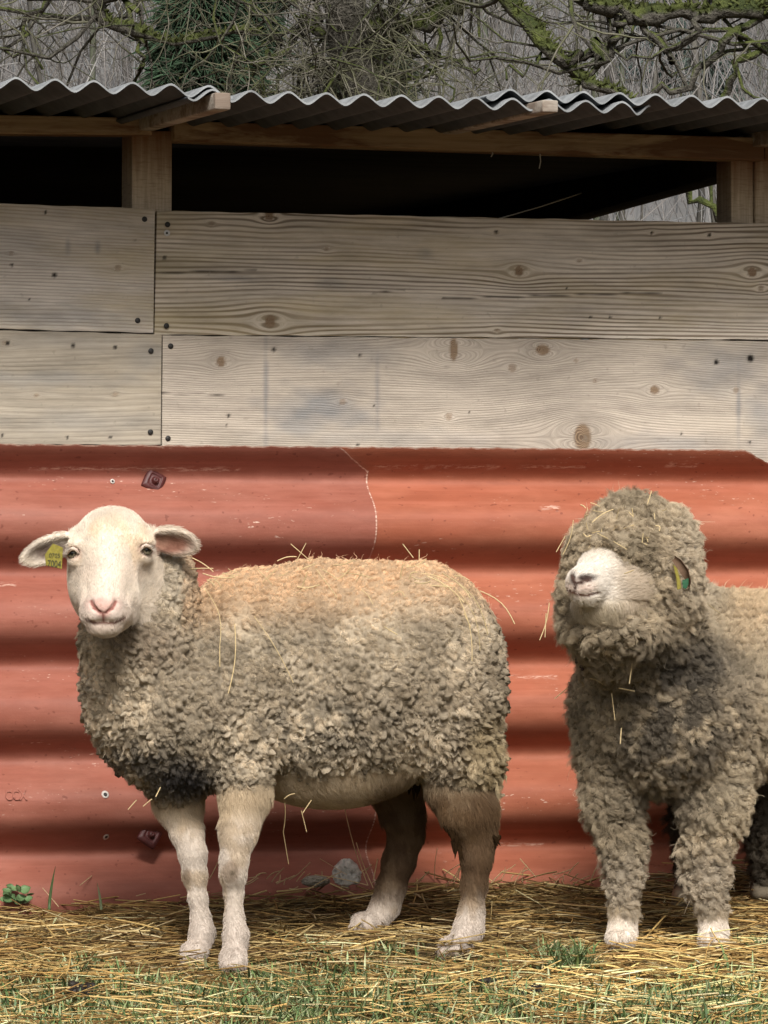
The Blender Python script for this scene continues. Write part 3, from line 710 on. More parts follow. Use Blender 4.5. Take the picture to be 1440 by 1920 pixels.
def lerp(c, col, m): return c*(1-m[:, None])+np.array(col)[None]*m[:, None]
def R_axes(x, y):
    x = np.array(x, float); x /= np.linalg.norm(x); y = np.array(y, float); y -= x*(x@y); y /= np.linalg.norm(y); return np.stack([x, y, np.cross(x, y)], 1)
def m_(px, Y=9.1): return px/F*Y
def C(u, v, Y, r): return (P(u, v, Y), m_(r, Y))
def eye_mesh(parent, c, r, look, lidcol=None):
    """eyeball with amber iris, dark slot pupil"""
    look = np.array(look, float); look /= np.linalg.norm(look)
    nU, nV = 24, 16; V = []; colr = []
    R = R_axes(look, (0, 0, 1))
    for i in range(nV+1):
        th = math.pi*i/nV
        for j in range(nU):
            ph_ = 2*math.pi*j/nU; d = np.array([math.cos(th), math.sin(th)*math.sin(ph_), math.sin(th)*math.cos(ph_)])
            b_ = 1.0+.05*math.exp(-(th/.5)**2); V.append(np.array(c)+R@(d*r*b_))
            y_, z_ = d[1], d[2]
            if th < .75:
                pup = (abs(z_/.56)**2+abs(y_/.36)**2) < 1
                colr.append((.006, .005, .005) if pup else (.22, .19, .13))
            elif th < .95: colr.append((.03, .02, .015))
            else: colr.append((.3, .24, .2))
    Fq = []
    for i in range(nV):
        for j in range(nU): Fq.append((i*nU+j, i*nU+(j+1) % nU, (i+1)*nU+(j+1) % nU, (i+1)*nU+j))
    return mesh_obj('eye', V, np.array(Fq), M_eye, parent, col=np.array(colr))
s_ = NT('eye_surface', .08, .6); s_.color(s_.attr('Col')); M_eye = s_.m
M_tagy = mat_simple('yellow_plastic', (.20, .165, .015), .5, .2, 200, .4)
M_tagg = mat_simple('green_plastic', (.012, .075, .03), .4, .2, 200, .4)
# ================================================================== left sheep
sh1 = empty('sheep', tuple(P(560, 1800, 9.2)[:2])+(gz(0, 9.2),))
tag(sh1, 'cream woolly sheep standing side-on, its bare white face turned forward, yellow ear tag', 'sheep')
def parented(o, root): o.parent = root; o.matrix_parent_inverse = Matrix.Translation(-Vector(root.location)); return o
f = Field((-.82, 8.74, -.20), (.30, 9.62, .82), .0036)
# torso core and belly
f.ell(P(640, 1265, 9.28), (m_(270), .155, m_(185)), .03); f.ell(P(620, 1385, 9.27), (m_(205), .135, m_(130)), .03)
f.ell(P(800, 1260, 9.30), (m_(130), .15, m_(170)), .03); f.ell(P(360, 1310, 9.18), (m_(150), .13, m_(165)), .03)
f.chain([C(275, 1250, 9.12, 78), C(262, 1150, 9.06, 66), C(240, 1070, 9.02, 60)], .03)
# legs
f.chain([C(452, 1420, 9.15, 52), C(460, 1490, 9.10, 43), C(447, 1560, 9.08, 32), C(439, 1612, 9.07, 24)], .02)
f.chain([C(439, 1612, 9.07, 24), C(437, 1640, 9.06, 22), C(438, 1672, 9.07, 15.5), C(439, 1722, 9.07, 15.5), C(442, 1752, 9.06, 21), C(439, 1788, 9.045, 21)], .012)
f.chain([C(330, 1430, 9.20, 66), C(334, 1500, 9.20, 44), C(350, 1560, 9.19, 28), C(361, 1600, 9.18, 23), C(365, 1640, 9.18, 20), C(371, 1685, 9.18, 14.5), C(376, 1720, 9.18, 15), C(379, 1748, 9.17, 20.5), C(373, 1774, 9.16, 20.5)], .014)
f.chain([C(850, 1400, 9.28, 74), C(862, 1470, 9.25, 62), C(880, 1525, 9.22, 50), C(893, 1568, 9.23, 36), C(894, 1610, 9.22, 26), C(889, 1660, 9.22, 21), C(884, 1710, 9.22, 20), C(879, 1742, 9.21, 24), C(866, 1768, 9.20, 24)], .018)
f.chain([C(745, 1400, 9.38, 75), C(742, 1470, 9.40, 50), C(754, 1525, 9.42, 37), C(762, 1565, 9.45, 30), C(748, 1615, 9.46, 27), C(733, 1665, 9.47, 24), C(723, 1698, 9.48, 23), C(707, 1722, 9.47, 23)], .018)
# feet: two cloven toes each
for (u, v, Y, dr) in ((437, 1800, 9.03, 0), (368, 1787, 9.145, -4), (858, 1776, 9.19, -10), (694, 1731, 9.46, -10)):
    for s in (-1, 1):
        f.ell(P(u+dr+s*9, v, Y-.006*s), (m_(15.5), .030, m_(20)), .010)
        f.ell(P(u+dr*1.6+s*10.5, v+10, Y-.018), (m_(12), .024, m_(13)), .005)
for (u, v, Y) in ((455, 1772, 9.10), (388, 1764, 9.21), (892, 1755, 9.26), (729, 1712, 9.51)):      # dew claws
    f.ell(P(u, v, Y), (.010, .010, .012), .008)
# tail docked + udder hint
f.ell(P(775, 1450, 9.33), (.035, .035, .04), .02)
# head
f.ell(P(212, 1022, 8.99), (m_(72), .088, m_(62)), .02)
f.cone(P(209, 1030, 8.965), P(199, 1135, 8.878), m_(58), m_(38), .025)
f.ell(P(249, 1085, 9.045), (m_(54), .085, m_(86)), .03); f.ell(P(170, 1080, 9.01), (m_(42), .075, m_(84)), .03)
f.ell(P(205, 1135, 8.93), (m_(52), .06, m_(52)), .03)
f.ell(P(195, 1146, 8.862), (m_(43), .046, m_(34)), .018)
f.ell(P(177, 1152, 8.845), (m_(23), .030, m_(21)), .010); f.ell(P(213, 1152, 8.848), (m_(23), .030, m_(21)), .010)
f.ell(P(194, 1139, 8.828), (m_(24), .022, m_(17)), .012)
f.ell(P(196, 1176, 8.862), (m_(31), .034, m_(17)), .012)
f.cone(P(207, 1040, 8.905), P(198, 1125, 8.845), m_(25), m_(22), .03)
for (u, v, sgn) in ((139, 1026, -1), (274, 1021, 1)):
    f.ell(P(u-sgn*3, v-4, 8.945), (m_(17), .026, m_(9)), .012)
    f.ell(P(u-sgn*5, v+24, 8.95), (m_(15), .024, m_(11)), .014)
# eye sockets and tear troughs
f.cone(P(150, 1062, 8.893), P(163, 1122, 8.862), .009, .006, .012, sub=True); f.cone(P(262, 1060, 8.889), P(240, 1122, 8.862), .009, .006, .012, sub=True)
f.ell(P(137, 1037, 8.930), (m_(12), .018, m_(8)), .006, sub=True); f.ell(P(274, 1031, 8.926), (m_(12), .018, m_(8)), .006, sub=True)
# nostrils: comma slits, philtrum, mouth
for s, (a0, b0, c0) in ((-1, ((171, 1128), (177, 1140), (189, 1148))), (1, ((217, 1128), (211, 1140), (199, 1148)))):
    pa, pb, pc = [P(x_, y_, 8.812 if i_ else 8.82) for i_, (x_, y_) in enumerate((a0, b0, c0))]
    f.cone(pa, pb, .0045, .0042, .003, sub=True); f.cone(pb, pc, .0042, .003, .003, sub=True)
f.cone(P(194, 1150, 8.806), P(194, 1166, 8.815), .003, .003, .003, sub=True)
mth = [P(158, 1158, 8.832), P(176, 1169, 8.824), P(194, 1168, 8.818), P(214, 1169, 8.824), P(236, 1156, 8.838)]
for a_, b_ in zip(mth[:-1], mth[1:]): f.cone(a_, b_, .0040, .0040, .004, sub=True)
# ears
def ear(f, root, tip, half_w, face, th=.011, scoop=.0105, k=.014):
    root = np.array(root); tip = np.array(tip); c = (root+tip)/2; ax = tip-root; L = np.linalg.norm(ax)/2
    R = R_axes(ax, face); ctr = c
    f.ell(ctr, (L, th, half_w), k, R=R)
    f.cone(root-ax*.12, root+ax*.25, half_w*.42, half_w*.55, .012)
    f.ell(ctr+R[:, 1]*scoop*.82+ax/np.linalg.norm(ax)*L*.06, (L*.86, th*1.15, half_w*.80), .004, R=R, sub=True)
ear(f, P(146, 1008, 8.985), P(40, 1052, 8.97), m_(27), (-.05, -1, -.55))
ear(f, P(278, 1006, 8.99), P(374, 1024, 8.98), m_(28), (.15, -1, -.5))
V, Q = f.mesh(); V = smooth(V, Q, 3, .5); del f
def col1(V):
    u, v = toPx(V); n = len(V); c = np.tile([.66, .55, .42], (n, 1)); nz_ = vnoise(V, 22, 3); n2 = vnoise(V, 60, 4)
    head = (((v < 1205) & (u < 330)) | ((v < 1062) & (u < 400))).astype(float)
    c = lerp(c, (.74, .645, .53), head)
    c = lerp(c, (.74, .55, .34), head*sstep(.5, .68, nz_)*.5*blob(u, v, 210, 1020, 80, 60))
    c = lerp(c, (.70, .62, .52), blob(u, v, 205, 1060, 22, 90, .9)*head*.6)
    c = lerp(c, (.60, .50, .39), head*sstep(245, 300, u)*.5)
    c = lerp(c, (.70, .47, .40), blob(u, v, 205, 1075, 70, 30)*head*.12)
    c = lerp(c, (.66, .54, .46), blob(u, v, 195, 1150, 50, 38, .7)*head)
    c = lerp(c, (.62, .40, .335), np.maximum(blob(u, v, 193, 1134, 30, 14), blob(u, v, 194, 1148, 13, 10))*head)
    c = lerp(c, (.30, .17, .13), head*blob(u, v, 184, 1131, 10, 7)*sstep(.5, .6, n2))
    for (e0, e1) in ((137, 1036), (274, 1030)): c = lerp(c, (.62, .42, .36), blob(u, v, e0, e1+3, 18, 12, .5)*.55*head)
    for (e0, e1) in ((137, 1036), (274, 1030)): c = lerp(c, (.10, .06, .05), blob(u, v, e0, e1, 12.5, 8.5, .3)*head)
    # nostril and mouth creases, coloured darker
    def seg(x0, y0, x1, y1, w_):
        dx, dy = x1-x0, y1-y0; t = np.clip(((u-x0)*dx+(v-y0)*dy)/(dx*dx+dy*dy), 0, 1); return sstep(w_*1.5, w_*.5, np.hypot(u-x0-t*dx, v-y0-t*dy))
    for sg in ((171, 1128, 177, 1140), (177, 1140, 189, 1148), (217, 1128, 211, 1140), (211, 1140, 199, 1148), (194, 1150, 194, 1166)):
        c = lerp(c, (.25, .10, .08), seg(*sg, 3.0)*head*(V[:, 1] < 8.9))
    for sg in ((162, 1161, 176, 1168), (176, 1168, 214, 1168), (214, 1168, 234, 1157)): c = lerp(c, (.22, .12, .09), seg(*sg, 2.6)*head*(V[:, 1] < 8.9))
    # inner ears: skin tone, darkened for the shadow inside them
    c = lerp(c, (.17, .115, .09), blob(u, v, 98, 1034, 42, 17, .5)*(u < 128)*.9)
    c = lerp(c, (.22, .09, .058), blob(u, v, 320, 1021, 40, 20, .5)*sstep(284, 296, u)*(v < 1060)*.95)
    c = lerp(c, (.30, .16, .11), blob(u, v, 300, 1016, 16, 14, .35)*(u > 288)*(v < 1060)*.9)
    # belly, legs
    body = 1-head
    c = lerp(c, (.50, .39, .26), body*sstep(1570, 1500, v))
    leg = body*sstep(1480, 1540, v); c = lerp(c, (.58, .50, .42), leg*sstep(1500, 1600, v))
    c = lerp(c, (.42, .31, .19), leg*sstep(.45, .62, nz_)*.6*(v < 1720))
    hsel = sstep(690, 760, u+(v-1450)*.6)*(u > 600); hind = hsel*leg
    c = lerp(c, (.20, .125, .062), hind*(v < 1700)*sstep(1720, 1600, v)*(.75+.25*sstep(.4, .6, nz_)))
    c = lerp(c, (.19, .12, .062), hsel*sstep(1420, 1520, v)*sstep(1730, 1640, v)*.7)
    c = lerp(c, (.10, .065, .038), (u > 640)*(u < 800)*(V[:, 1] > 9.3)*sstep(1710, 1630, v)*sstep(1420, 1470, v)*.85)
    c = lerp(c, (.36, .25, .14), hind*(u > 855)*blob(u, v, 885, 1670, 10, 70)*.5)
    c = lerp(c, (.20, .14, .09), np.maximum(blob(u, v, 432, 1634, 17, 22), blob(u, v, 350, 1640, 8, 14))*(u < 500)*body*.8)
    c = lerp(c, (.12, .09, .06), blob(u, v, 436, 1636, 6, 5)*body)
    c = lerp(c, (.54, .46, .39), sstep(1690, 1750, v)*body)
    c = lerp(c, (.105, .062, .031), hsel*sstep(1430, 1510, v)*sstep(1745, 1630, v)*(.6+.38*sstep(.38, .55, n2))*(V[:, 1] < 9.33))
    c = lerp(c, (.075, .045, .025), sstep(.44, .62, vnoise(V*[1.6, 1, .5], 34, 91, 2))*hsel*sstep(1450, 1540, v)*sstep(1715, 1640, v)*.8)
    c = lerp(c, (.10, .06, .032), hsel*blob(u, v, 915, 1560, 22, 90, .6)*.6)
    # hooves
    for (hu, hv) in ((440, 1818), (366, 1804), (848, 1788), (684, 1744)): c = lerp(c, (.40, .30, .22), blob(u, v, hu, hv, 34, 8, .4)*.8)
    return np.clip(c*(.80+.38*n2)[:, None], 0, 1)
body1 = parented(mesh_obj('body', V, Q, M_skin, None, col=col1(V)), sh1)
u, v = toPx(V); Vb1, Qb1 = V, Q
def flow1(p):
    u, v = toPx(p); fl = np.tile([.3, 0, -1.0], (len(p), 1))
    w_ = (sstep(1190, 1080, v)*(u < 330))[:, None]; fl = fl*(1-w_)+np.array([0, .3, 1.0])*w_
    ea = (v < 1065) & (u < 128); fl[ea] = [-1, 0, -.3]; eb = (v < 1065) & (u > 292) & (u < 400); fl[eb] = [1, 0, -.2]; return fl
nose = 1-np.maximum(blob(u, v, 193, 1140, 34, 24), np.maximum(blob(u, v, 137, 1036, 13, 9), blob(u, v, 274, 1030, 13, 9)))
nose[(np.abs(v-1166) < 5) & (u < 240)] *= .2
inner = np.maximum(blob(u, v, 90, 1036, 34, 15)*(u < 128), blob(u, v, 322, 1021, 36, 20)*(u > 292)*(v < 1060))
mask1 = np.clip(nose, 0, 1)*((v > 1440) | ((v < 1215) & (u < 400)))*(1-.85*inner)
mask1 = mask1*np.where((u < 330) & (v < 1215), 1.0, .8)
def len1(p):
    u, v = toPx(p); l = np.ones(len(p)); l[(v > 1430) & (v < 1540)] = 1.9; l = l+1.4*sstep(1010, 960, v)*(u < 330); l[(v > 1130) & (v < 1230) & (u < 330) & (u > 225)] = 1.6
    l[(v > 1000) & (v < 1190) & (u > 100) & (u < 250)] = .7; return l
coat(V, Q, mask1, col1, body1, 150000, .0075, flow1, .00028, .30, lenfn=len1).matrix_parent_inverse = Matrix()
eye_mesh(body1, P(138, 1037, 8.940), .0135, (-.45, -1, 0)); eye_mesh(body1, P(273.5, 1031, 8.936), .0135, (.4, -1, .05))
# upper lids with lashes
def lid(parent, u, v, Y, w_, sgn):
    pts = [P(u-w_, v+3, Y+.004), P(u-w_*.5, v-6, Y-.004), P(u, v-8.5, Y-.006), P(u+w_*.5, v-6, Y-.004), P(u+w_, v+1, Y+.004)]
    o = tube_obj('eyelid', pts, [.001, .0032, .0036, .0032, .001], M_lid, parent, 8)
    n = 40; t = rng.random(n); base = np.array([np.array(pts[0])*(1-x)+np.array(pts[-1])*x for x in t]); base[:, 2] = np.interp(t, [0, .25, .5, .75, 1], [p_[2] for p_ in pts]); base[:, 1] = np.interp(t, [0, .25, .5, .75, 1], [p_[1] for p_ in pts])-.002
    d = np.stack([(t-.5)*.5+.5*sgn, -.5*np.ones(n), -.05+.4*rng.random(n)], -1)*.011
    hp = np.stack([base, base+d*.5+[0, 0, -.001], base+d], 1); hair_obj('eyelash', hp, np.tile([.0004, .0003, .0001], (n, 1)), np.tile([.75, .68, .58], (n, 1)), M_hair, o)
M_lid = mat_simple('eyelid_skin', (.60, .46, .38), .6, .1, 100)
lid(body1, 137, 1037, 8.925, 12, -1); lid(body1, 274, 1031, 8.921, 12.5, 1)
# ear tag
def ear_tag(parent, quad, Y, mat, th=.0018, lab=None, tilt=(0, 0, 0, 0, 0)):
    f_ = [P(u, v, Y+tilt[i % len(tilt)]) for i, (u, v) in enumerate(quad)]; n = len(f_); V = f_+[p+np.array([0, th, 0]) for p in f_]
    Fc = [tuple(range(n))[::-1], tuple(range(n, 2*n))]+[(i, (i+1) % n, n+(i+1) % n, n+i) for i in range(n)]
    o = mesh_obj('ear_tag', V, Fc, mat, parent, smooth=False); bevel(o, .0005, 1)
    if lab: o['label'] = lab
    return o
tg = ear_tag(body1, [(86, 1060), (84, 1040), (99, 1019), (118, 1027), (116, 1067)], 8.942, M_tagy, lab='yellow plastic tag printed with worn black numbers')
M_ink = mat_simple('black_ink', (.03, .03, .015), .6, .3, 300)
def text_mesh(txt, u, v, Y, hpx, wpx, parent, mat, name='printed_number', rot=0):
    tc = bpy.data.curves.new(name, 'FONT'); tc.body = txt; tc.size = 1; to = bpy.data.objects.new('tmp', tc); COL.objects.link(to)
    dg = bpy.context.evaluated_depsgraph_get(); dg.update(); me = bpy.data.meshes.new_from_object(to.evaluated_get(dg)); bpy.data.objects.remove(to)
    co = np.empty(len(me.vertices)*3); me.vertices.foreach_get('co', co); co = co.reshape(-1, 3); co[:, :2] -= co[:, :2].min(0); co[:, :2] /= co[:, :2].max(0)
    x = co[:, 0]*wpx; y = co[:, 1]*hpx; ca, sa = math.cos(rot), math.sin(rot)
    pp = np.array([P(u+ca*a_-sa*b_, v-(sa*a_+ca*b_), Y) for a_, b_ in zip(x, y)]); me.vertices.foreach_set('co', pp.ravel()); me.update()
    me.materials.clear(); me.materials.append(mat); o = bpy.data.objects.new(name, me); COL.objects.link(o); o.parent = parent
text_mesh('7004', 89, 1063, 8.9405, 13, 25, tg, M_ink, rot=-.05); text_mesh('0705', 92, 1045, 8.9405, 8, 20, tg, M_ink, rot=-.05)
# fleece of the left sheep
f = Field((-.66, 8.86, -.02), (.30, 9.58, .76), .0042)
f.ell(P(640, 1250, 9.28), (m_(288), .19, m_(203)), .04); f.ell(P(800, 1256, 9.30), (m_(138), .18, m_(198)), .05)
f.ell(P(340, 1325, 9.17), (m_(168), .165, m_(163)), .05); f.ell(P(450, 1268, 9.22), (m_(140), .185, m_(196)), .05)
f.chain([C(262, 1280, 9.13, 98), C(262, 1190, 9.09, 97), C(286, 1110, 9.08, 72), C(296, 1075, 9.08, 56)], .04)
f.chain([C(840, 1350, 9.22, 102), C(878, 1430, 9.22, 52), C(905, 1500, 9.24, 22)], .04)
f.chain([C(455, 1400, 9.12, 80), C(458, 1448, 9.10, 50)], .03); f.chain([C(330, 1400, 9.17, 80), C(332, 1455, 9.17, 50)], .03)
f.ell(P(690, 1290, 9.26), (m_(170), .17, m_(172)), .04)
f.ell(P(600, 1345, 9.26), (m_(150), .165, m_(132)), .04); f.ell(P(685, 1322, 9.26), (m_(115), .165, m_(118)), .04)
V, Q = f.mesh(); V = smooth(V, Q, 3); del f
def colw1(V):
    u, v = toPx(V); n = len(V); nz_ = vnoise(V, 9, 11); n2 = vnoise(V, 40, 12, 2); n3 = vnoise(V, 110, 13, 2)
    c = np.tile([.72, .595, .43], (n, 1))
    c = lerp(c, (.38, .31, .22), sstep(.40, .62, nz_)*.8); c = lerp(c, (.24, .185, .12), sstep(.5, .72, vnoise(V, 22, 77, 2))*.55)
    back = sstep(1200, 1080, v+(u-640)*.05)*(u > 340)*sstep(.25, .5, vnoise(V, 7, 15)+.2)
    c = lerp(c, (.74, .49, .29), back*.9)
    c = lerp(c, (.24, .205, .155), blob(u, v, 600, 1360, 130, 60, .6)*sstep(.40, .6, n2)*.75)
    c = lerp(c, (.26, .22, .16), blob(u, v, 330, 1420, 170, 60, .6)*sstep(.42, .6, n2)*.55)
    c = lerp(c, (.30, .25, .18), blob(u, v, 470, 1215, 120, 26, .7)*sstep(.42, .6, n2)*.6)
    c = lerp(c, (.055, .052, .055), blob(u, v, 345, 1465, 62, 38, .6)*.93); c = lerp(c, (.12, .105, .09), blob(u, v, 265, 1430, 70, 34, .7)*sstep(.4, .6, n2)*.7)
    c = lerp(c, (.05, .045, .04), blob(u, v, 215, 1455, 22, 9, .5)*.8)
    c = lerp(c, (.33, .24, .10), blob(u, v, 920, 1440, 50, 90, .6)*.55)
    c = lerp(c, (.55, .47, .36), blob(u, v, 320, 1080, 50, 50, .6)*.6)
    c = lerp(c, (.80, .69, .55), (v < 1040)*(u < 330)*1.0)
    c = lerp(c, (.34, .26, .19), blob(u, v, 280, 1210, 60, 40, .6)*.5)
    return np.clip(c*(.78+.44*n3)[:, None], 0, 1)
def wf1(p):
    u, v = toPx(p); fl = np.stack([np.where(u > 700, .3, -.05), np.zeros(len(p)), -np.ones(len(p))], -1); b_ = v < 1150; fl[b_ & (u > 350)] = [.9, 0, -.5]; return fl
def lw1(p):
    u, v = toPx(p); l = .85+.35*sstep(1150, 1350, v); l = l*np.where((v < 1045) & (u < 330), .35, 1); l = l*(1-.40*sstep(1200, 1090, v)*(u > 360)); l = l*(1+.5*blob(u, v, 870, 1380, 90, 120, .5)); return l
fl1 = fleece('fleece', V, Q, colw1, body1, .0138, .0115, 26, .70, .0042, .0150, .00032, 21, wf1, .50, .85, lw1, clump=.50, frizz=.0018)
# ================================================================== right sheep
sh2 = empty('sheep', tuple(P(1240, 1775, 9.3)[:2])+(gz(0, 9.3),))
tag(sh2, 'shaggy grey-brown sheep with wool covering its eyes and legs, only its pale muzzle bare', 'sheep')
f = Field((.28, 8.66, -.16), (1.32, 10.14, .86), .0045)
f.ell(P(1235, 1330, 9.36), (m_(130), .15, m_(140)), .03)
f.cone(P(1240, 1290, 9.4), P(1520, 1300, 9.85), m_(150), m_(160), .04)
f.chain([C(1235, 1230, 9.25, 80), C(1200, 1130, 9.12, 75), C(1180, 1060, 9.06, 75)], .03)
# face
f.cone(P(1165, 1060, 9.0), P(1104, 1095, 8.885), m_(56), m_(34), .03)
f.ell(P(1162, 1105, 8.97), (m_(62), .065, m_(58)), .03)
f.ell(P(1098, 1094, 8.868), (m_(34), .035, m_(31)), .015)
f.ell(P(1086, 1088, 8.845), (m_(20), .020, m_(15)), .010)
f.ell(P(1090, 1107, 8.853), (m_(24), .024, m_(11)), .008); f.ell(P(1098, 1120, 8.868), (m_(26), .026, m_(13)), .010)
f.ell(P(1125, 1130, 8.935), (m_(52), .055, m_(38)), .02); f.ell(P(1128, 1062, 8.94), (m_(40), .055, m_(36)), .02)
f.cone(P(1074, 1083, 8.826), P(1078, 1093, 8.824), .004, .003, .003, sub=True)
f.cone(P(1090, 1092, 8.818), P(1107, 1086, 8.830), .0048, .004, .003, sub=True)
f.cone(P(1080, 1096, 8.822), P(1079, 1106, 8.826), .0028, .0028, .003, sub=True)
mt = [P(1066, 1107, 8.835), P(1080, 1113, 8.826), P(1097, 1117, 8.828), P(1117, 1112, 8.85)]
for a_, b_ in zip(mt[:-1], mt[1:]): f.cone(a_, b_, .0036, .0036, .003, sub=True)
# legs
f.chain([C(1150, 1450, 9.30, 50), C(1165, 1560, 9.29, 32), C(1175, 1640, 9.28, 26), C(1170, 1700, 9.28, 22), C(1167, 1745, 9.27, 26)], .02)
f.chain([C(1330, 1450, 9.30, 55), C(1335, 1560, 9.29, 34), C(1335, 1640, 9.29, 26), C(1335, 1700, 9.28, 22), C(1338, 1745, 9.27, 26)], .02)
f.chain([C(1330, 1400, 9.66, 60), C(1310, 1560, 9.74, 34), C(1295, 1640, 9.78, 24), C(1285, 1672, 9.78, 24)], .02)
f.chain([C(1490, 1400, 9.8, 70), C(1455, 1560, 9.80, 40), C(1440, 1620, 9.82, 28), C(1432, 1665, 9.83, 26)], .02)
for (u, v, Y) in ((1164, 1758, 9.26), (1338, 1764, 9.255), (1282, 1682, 9.76), (1430, 1675, 9.81)):
    for s in (-1, 1): f.ell(P(u+s*10, v, Y-.01), (m_(15), .03, m_(18)), .008)
V, Q = f.mesh(); V = smooth(V, Q, 3); del f
def col2(V):
    u, v = toPx(V); n = len(V); n2 = vnoise(V, 60, 24)
    c = np.tile([.42, .33, .22], (n, 1))
    head = (v < 1190)*(u < 1260)*1.0
    c = lerp(c, (.78, .71, .62), head*blob(u, v, 1120, 1085, 80, 62, .6)); c = lerp(c, (.48, .39, .26), head*blob(u, v, 1135, 1155, 75, 26, .6)*.8)
    c = lerp(c, (.55, .44, .32), head*blob(u, v, 1195, 1090, 40, 60, .5)*.7)
    c = lerp(c, (.66, .51, .43), head*blob(u, v, 1088, 1100, 26, 18, .4)*.7)
    c = lerp(c, (.045, .028, .022), head*np.maximum(blob(u, v, 1098, 1084, 17, 7, .5), blob(u, v, 1075, 1085, 6, 10, .5)))
    def seg(x0, y0, x1, y1, w_):
        dx, dy = x1-x0, y1-y0; t = np.clip(((u-x0)*dx+(v-y0)*dy)/(dx*dx+dy*dy), 0, 1); return sstep(w_*1.5, w_*.5, np.hypot(u-x0-t*dx, v-y0-t*dy))
    for sg in ((1072, 1080, 1077, 1093), (1090, 1092, 1107, 1087), (1078, 1093, 1090, 1092), (1079, 1094, 1078, 1105)): c = lerp(c, (.08, .045, .035), seg(*sg, 2.8)*head)
    for sg in ((1066, 1107, 1080, 1113), (1080, 1113, 1097, 1117), (1097, 1117, 1117, 1112)): c = lerp(c, (.16, .08, .06), seg(*sg, 2.2)*head)
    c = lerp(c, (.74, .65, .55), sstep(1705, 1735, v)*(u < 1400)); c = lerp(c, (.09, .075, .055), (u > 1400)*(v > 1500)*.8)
    return np.clip(c*(.88+.24*n2)[:, None], 0, 1)
body2 = parented(mesh_obj('body', V, Q, M_skin, None, col=col2(V)), sh2)
u, v = toPx(V)
m2 = 1-np.maximum(np.maximum(blob(u, v, 1098, 1087, 14, 8), blob(u, v, 1076, 1088, 8, 12)), blob(u, v, 1092, 1113, 30, 4))
m2 = np.clip(m2, 0, 1)*(((v < 1190) & (u < 1260)) | (v > 1690))
def fl2(p):
    u, v = toPx(p); f_ = np.tile([.6, .3, .15], (len(p), 1)); f_[v > 1125] = [.3, 0, -1]; f_[v > 1400] = [0, 0, -1]; return f_
def len2(p):
    u, v = toPx(p); l = .8+1.6*sstep(1120, 1160, v)*(v < 1400)+1.2*sstep(1140, 1200, u)*(v < 1400); l[v > 1600] = 1.2; return l
coat(V, Q, m2, col2, body2, 60000, .0085, fl2, .0003, .35, lenfn=len2)
# fleece
f = Field((.24, 8.80, -.12), (1.34, 10.18, .88), .0048)
f.ell(P(1186, 1054, 9.09), (m_(106), .13, m_(113)), .03); f.ell(P(1150, 1215, 9.08), (m_(62), .09, m_(58)), .04)
f.ell(P(1205, 1075, 9.06), (m_(100), .12, m_(110)), .03); f.ell(P(1178, 968, 9.06), (m_(46), .08, m_(34)), .03); f.ell(P(1246, 1024, 9.13), (m_(58), .09, m_(64)), .03)
f.ell(P(1150, 1035, 9.0), (m_(78), .10, m_(62)), .03)
f.ell(P(1086, 1115, 9.02), (m_(31), .07, m_(74)), .025)
f.ell(P(1150, 1175, 9.0), (m_(85), .09, m_(50)), .03)
f.chain([C(1190, 1130, 9.10, 108), C(1215, 1220, 9.20, 122)], .04)
f.ell(P(1240, 1330, 9.30), (m_(168), .18, m_(160)), .04)
f.ell(P(1330, 1330, 9.45), (m_(130), .2, m_(170)), .05)
f.cone(P(1290, 1275, 9.50), P(1560, 1290, 9.88), m_(172), m_(180), .05)
f.chain([C(1150, 1430, 9.28, 62), C(1150, 1510, 9.28, 46), C(1170, 1585, 9.28, 30), C(1172, 1650, 9.275, 24), C(1170, 1715, 9.275, 21)], .03)
f.chain([C(1335, 1430, 9.29, 72), C(1342, 1510, 9.28, 54), C(1325, 1590, 9.28, 38), C(1325, 1650, 9.275, 30), C(1335, 1712, 9.275, 22)], .03)
f.chain([C(1340, 1400, 9.65, 80), C(1315, 1540, 9.72, 44), C(1298, 1650, 9.77, 26)], .03)
f.chain([C(1490, 1400, 9.8, 90), C(1462, 1560, 9.80, 52), C(1445, 1645, 9.82, 30)], .03)
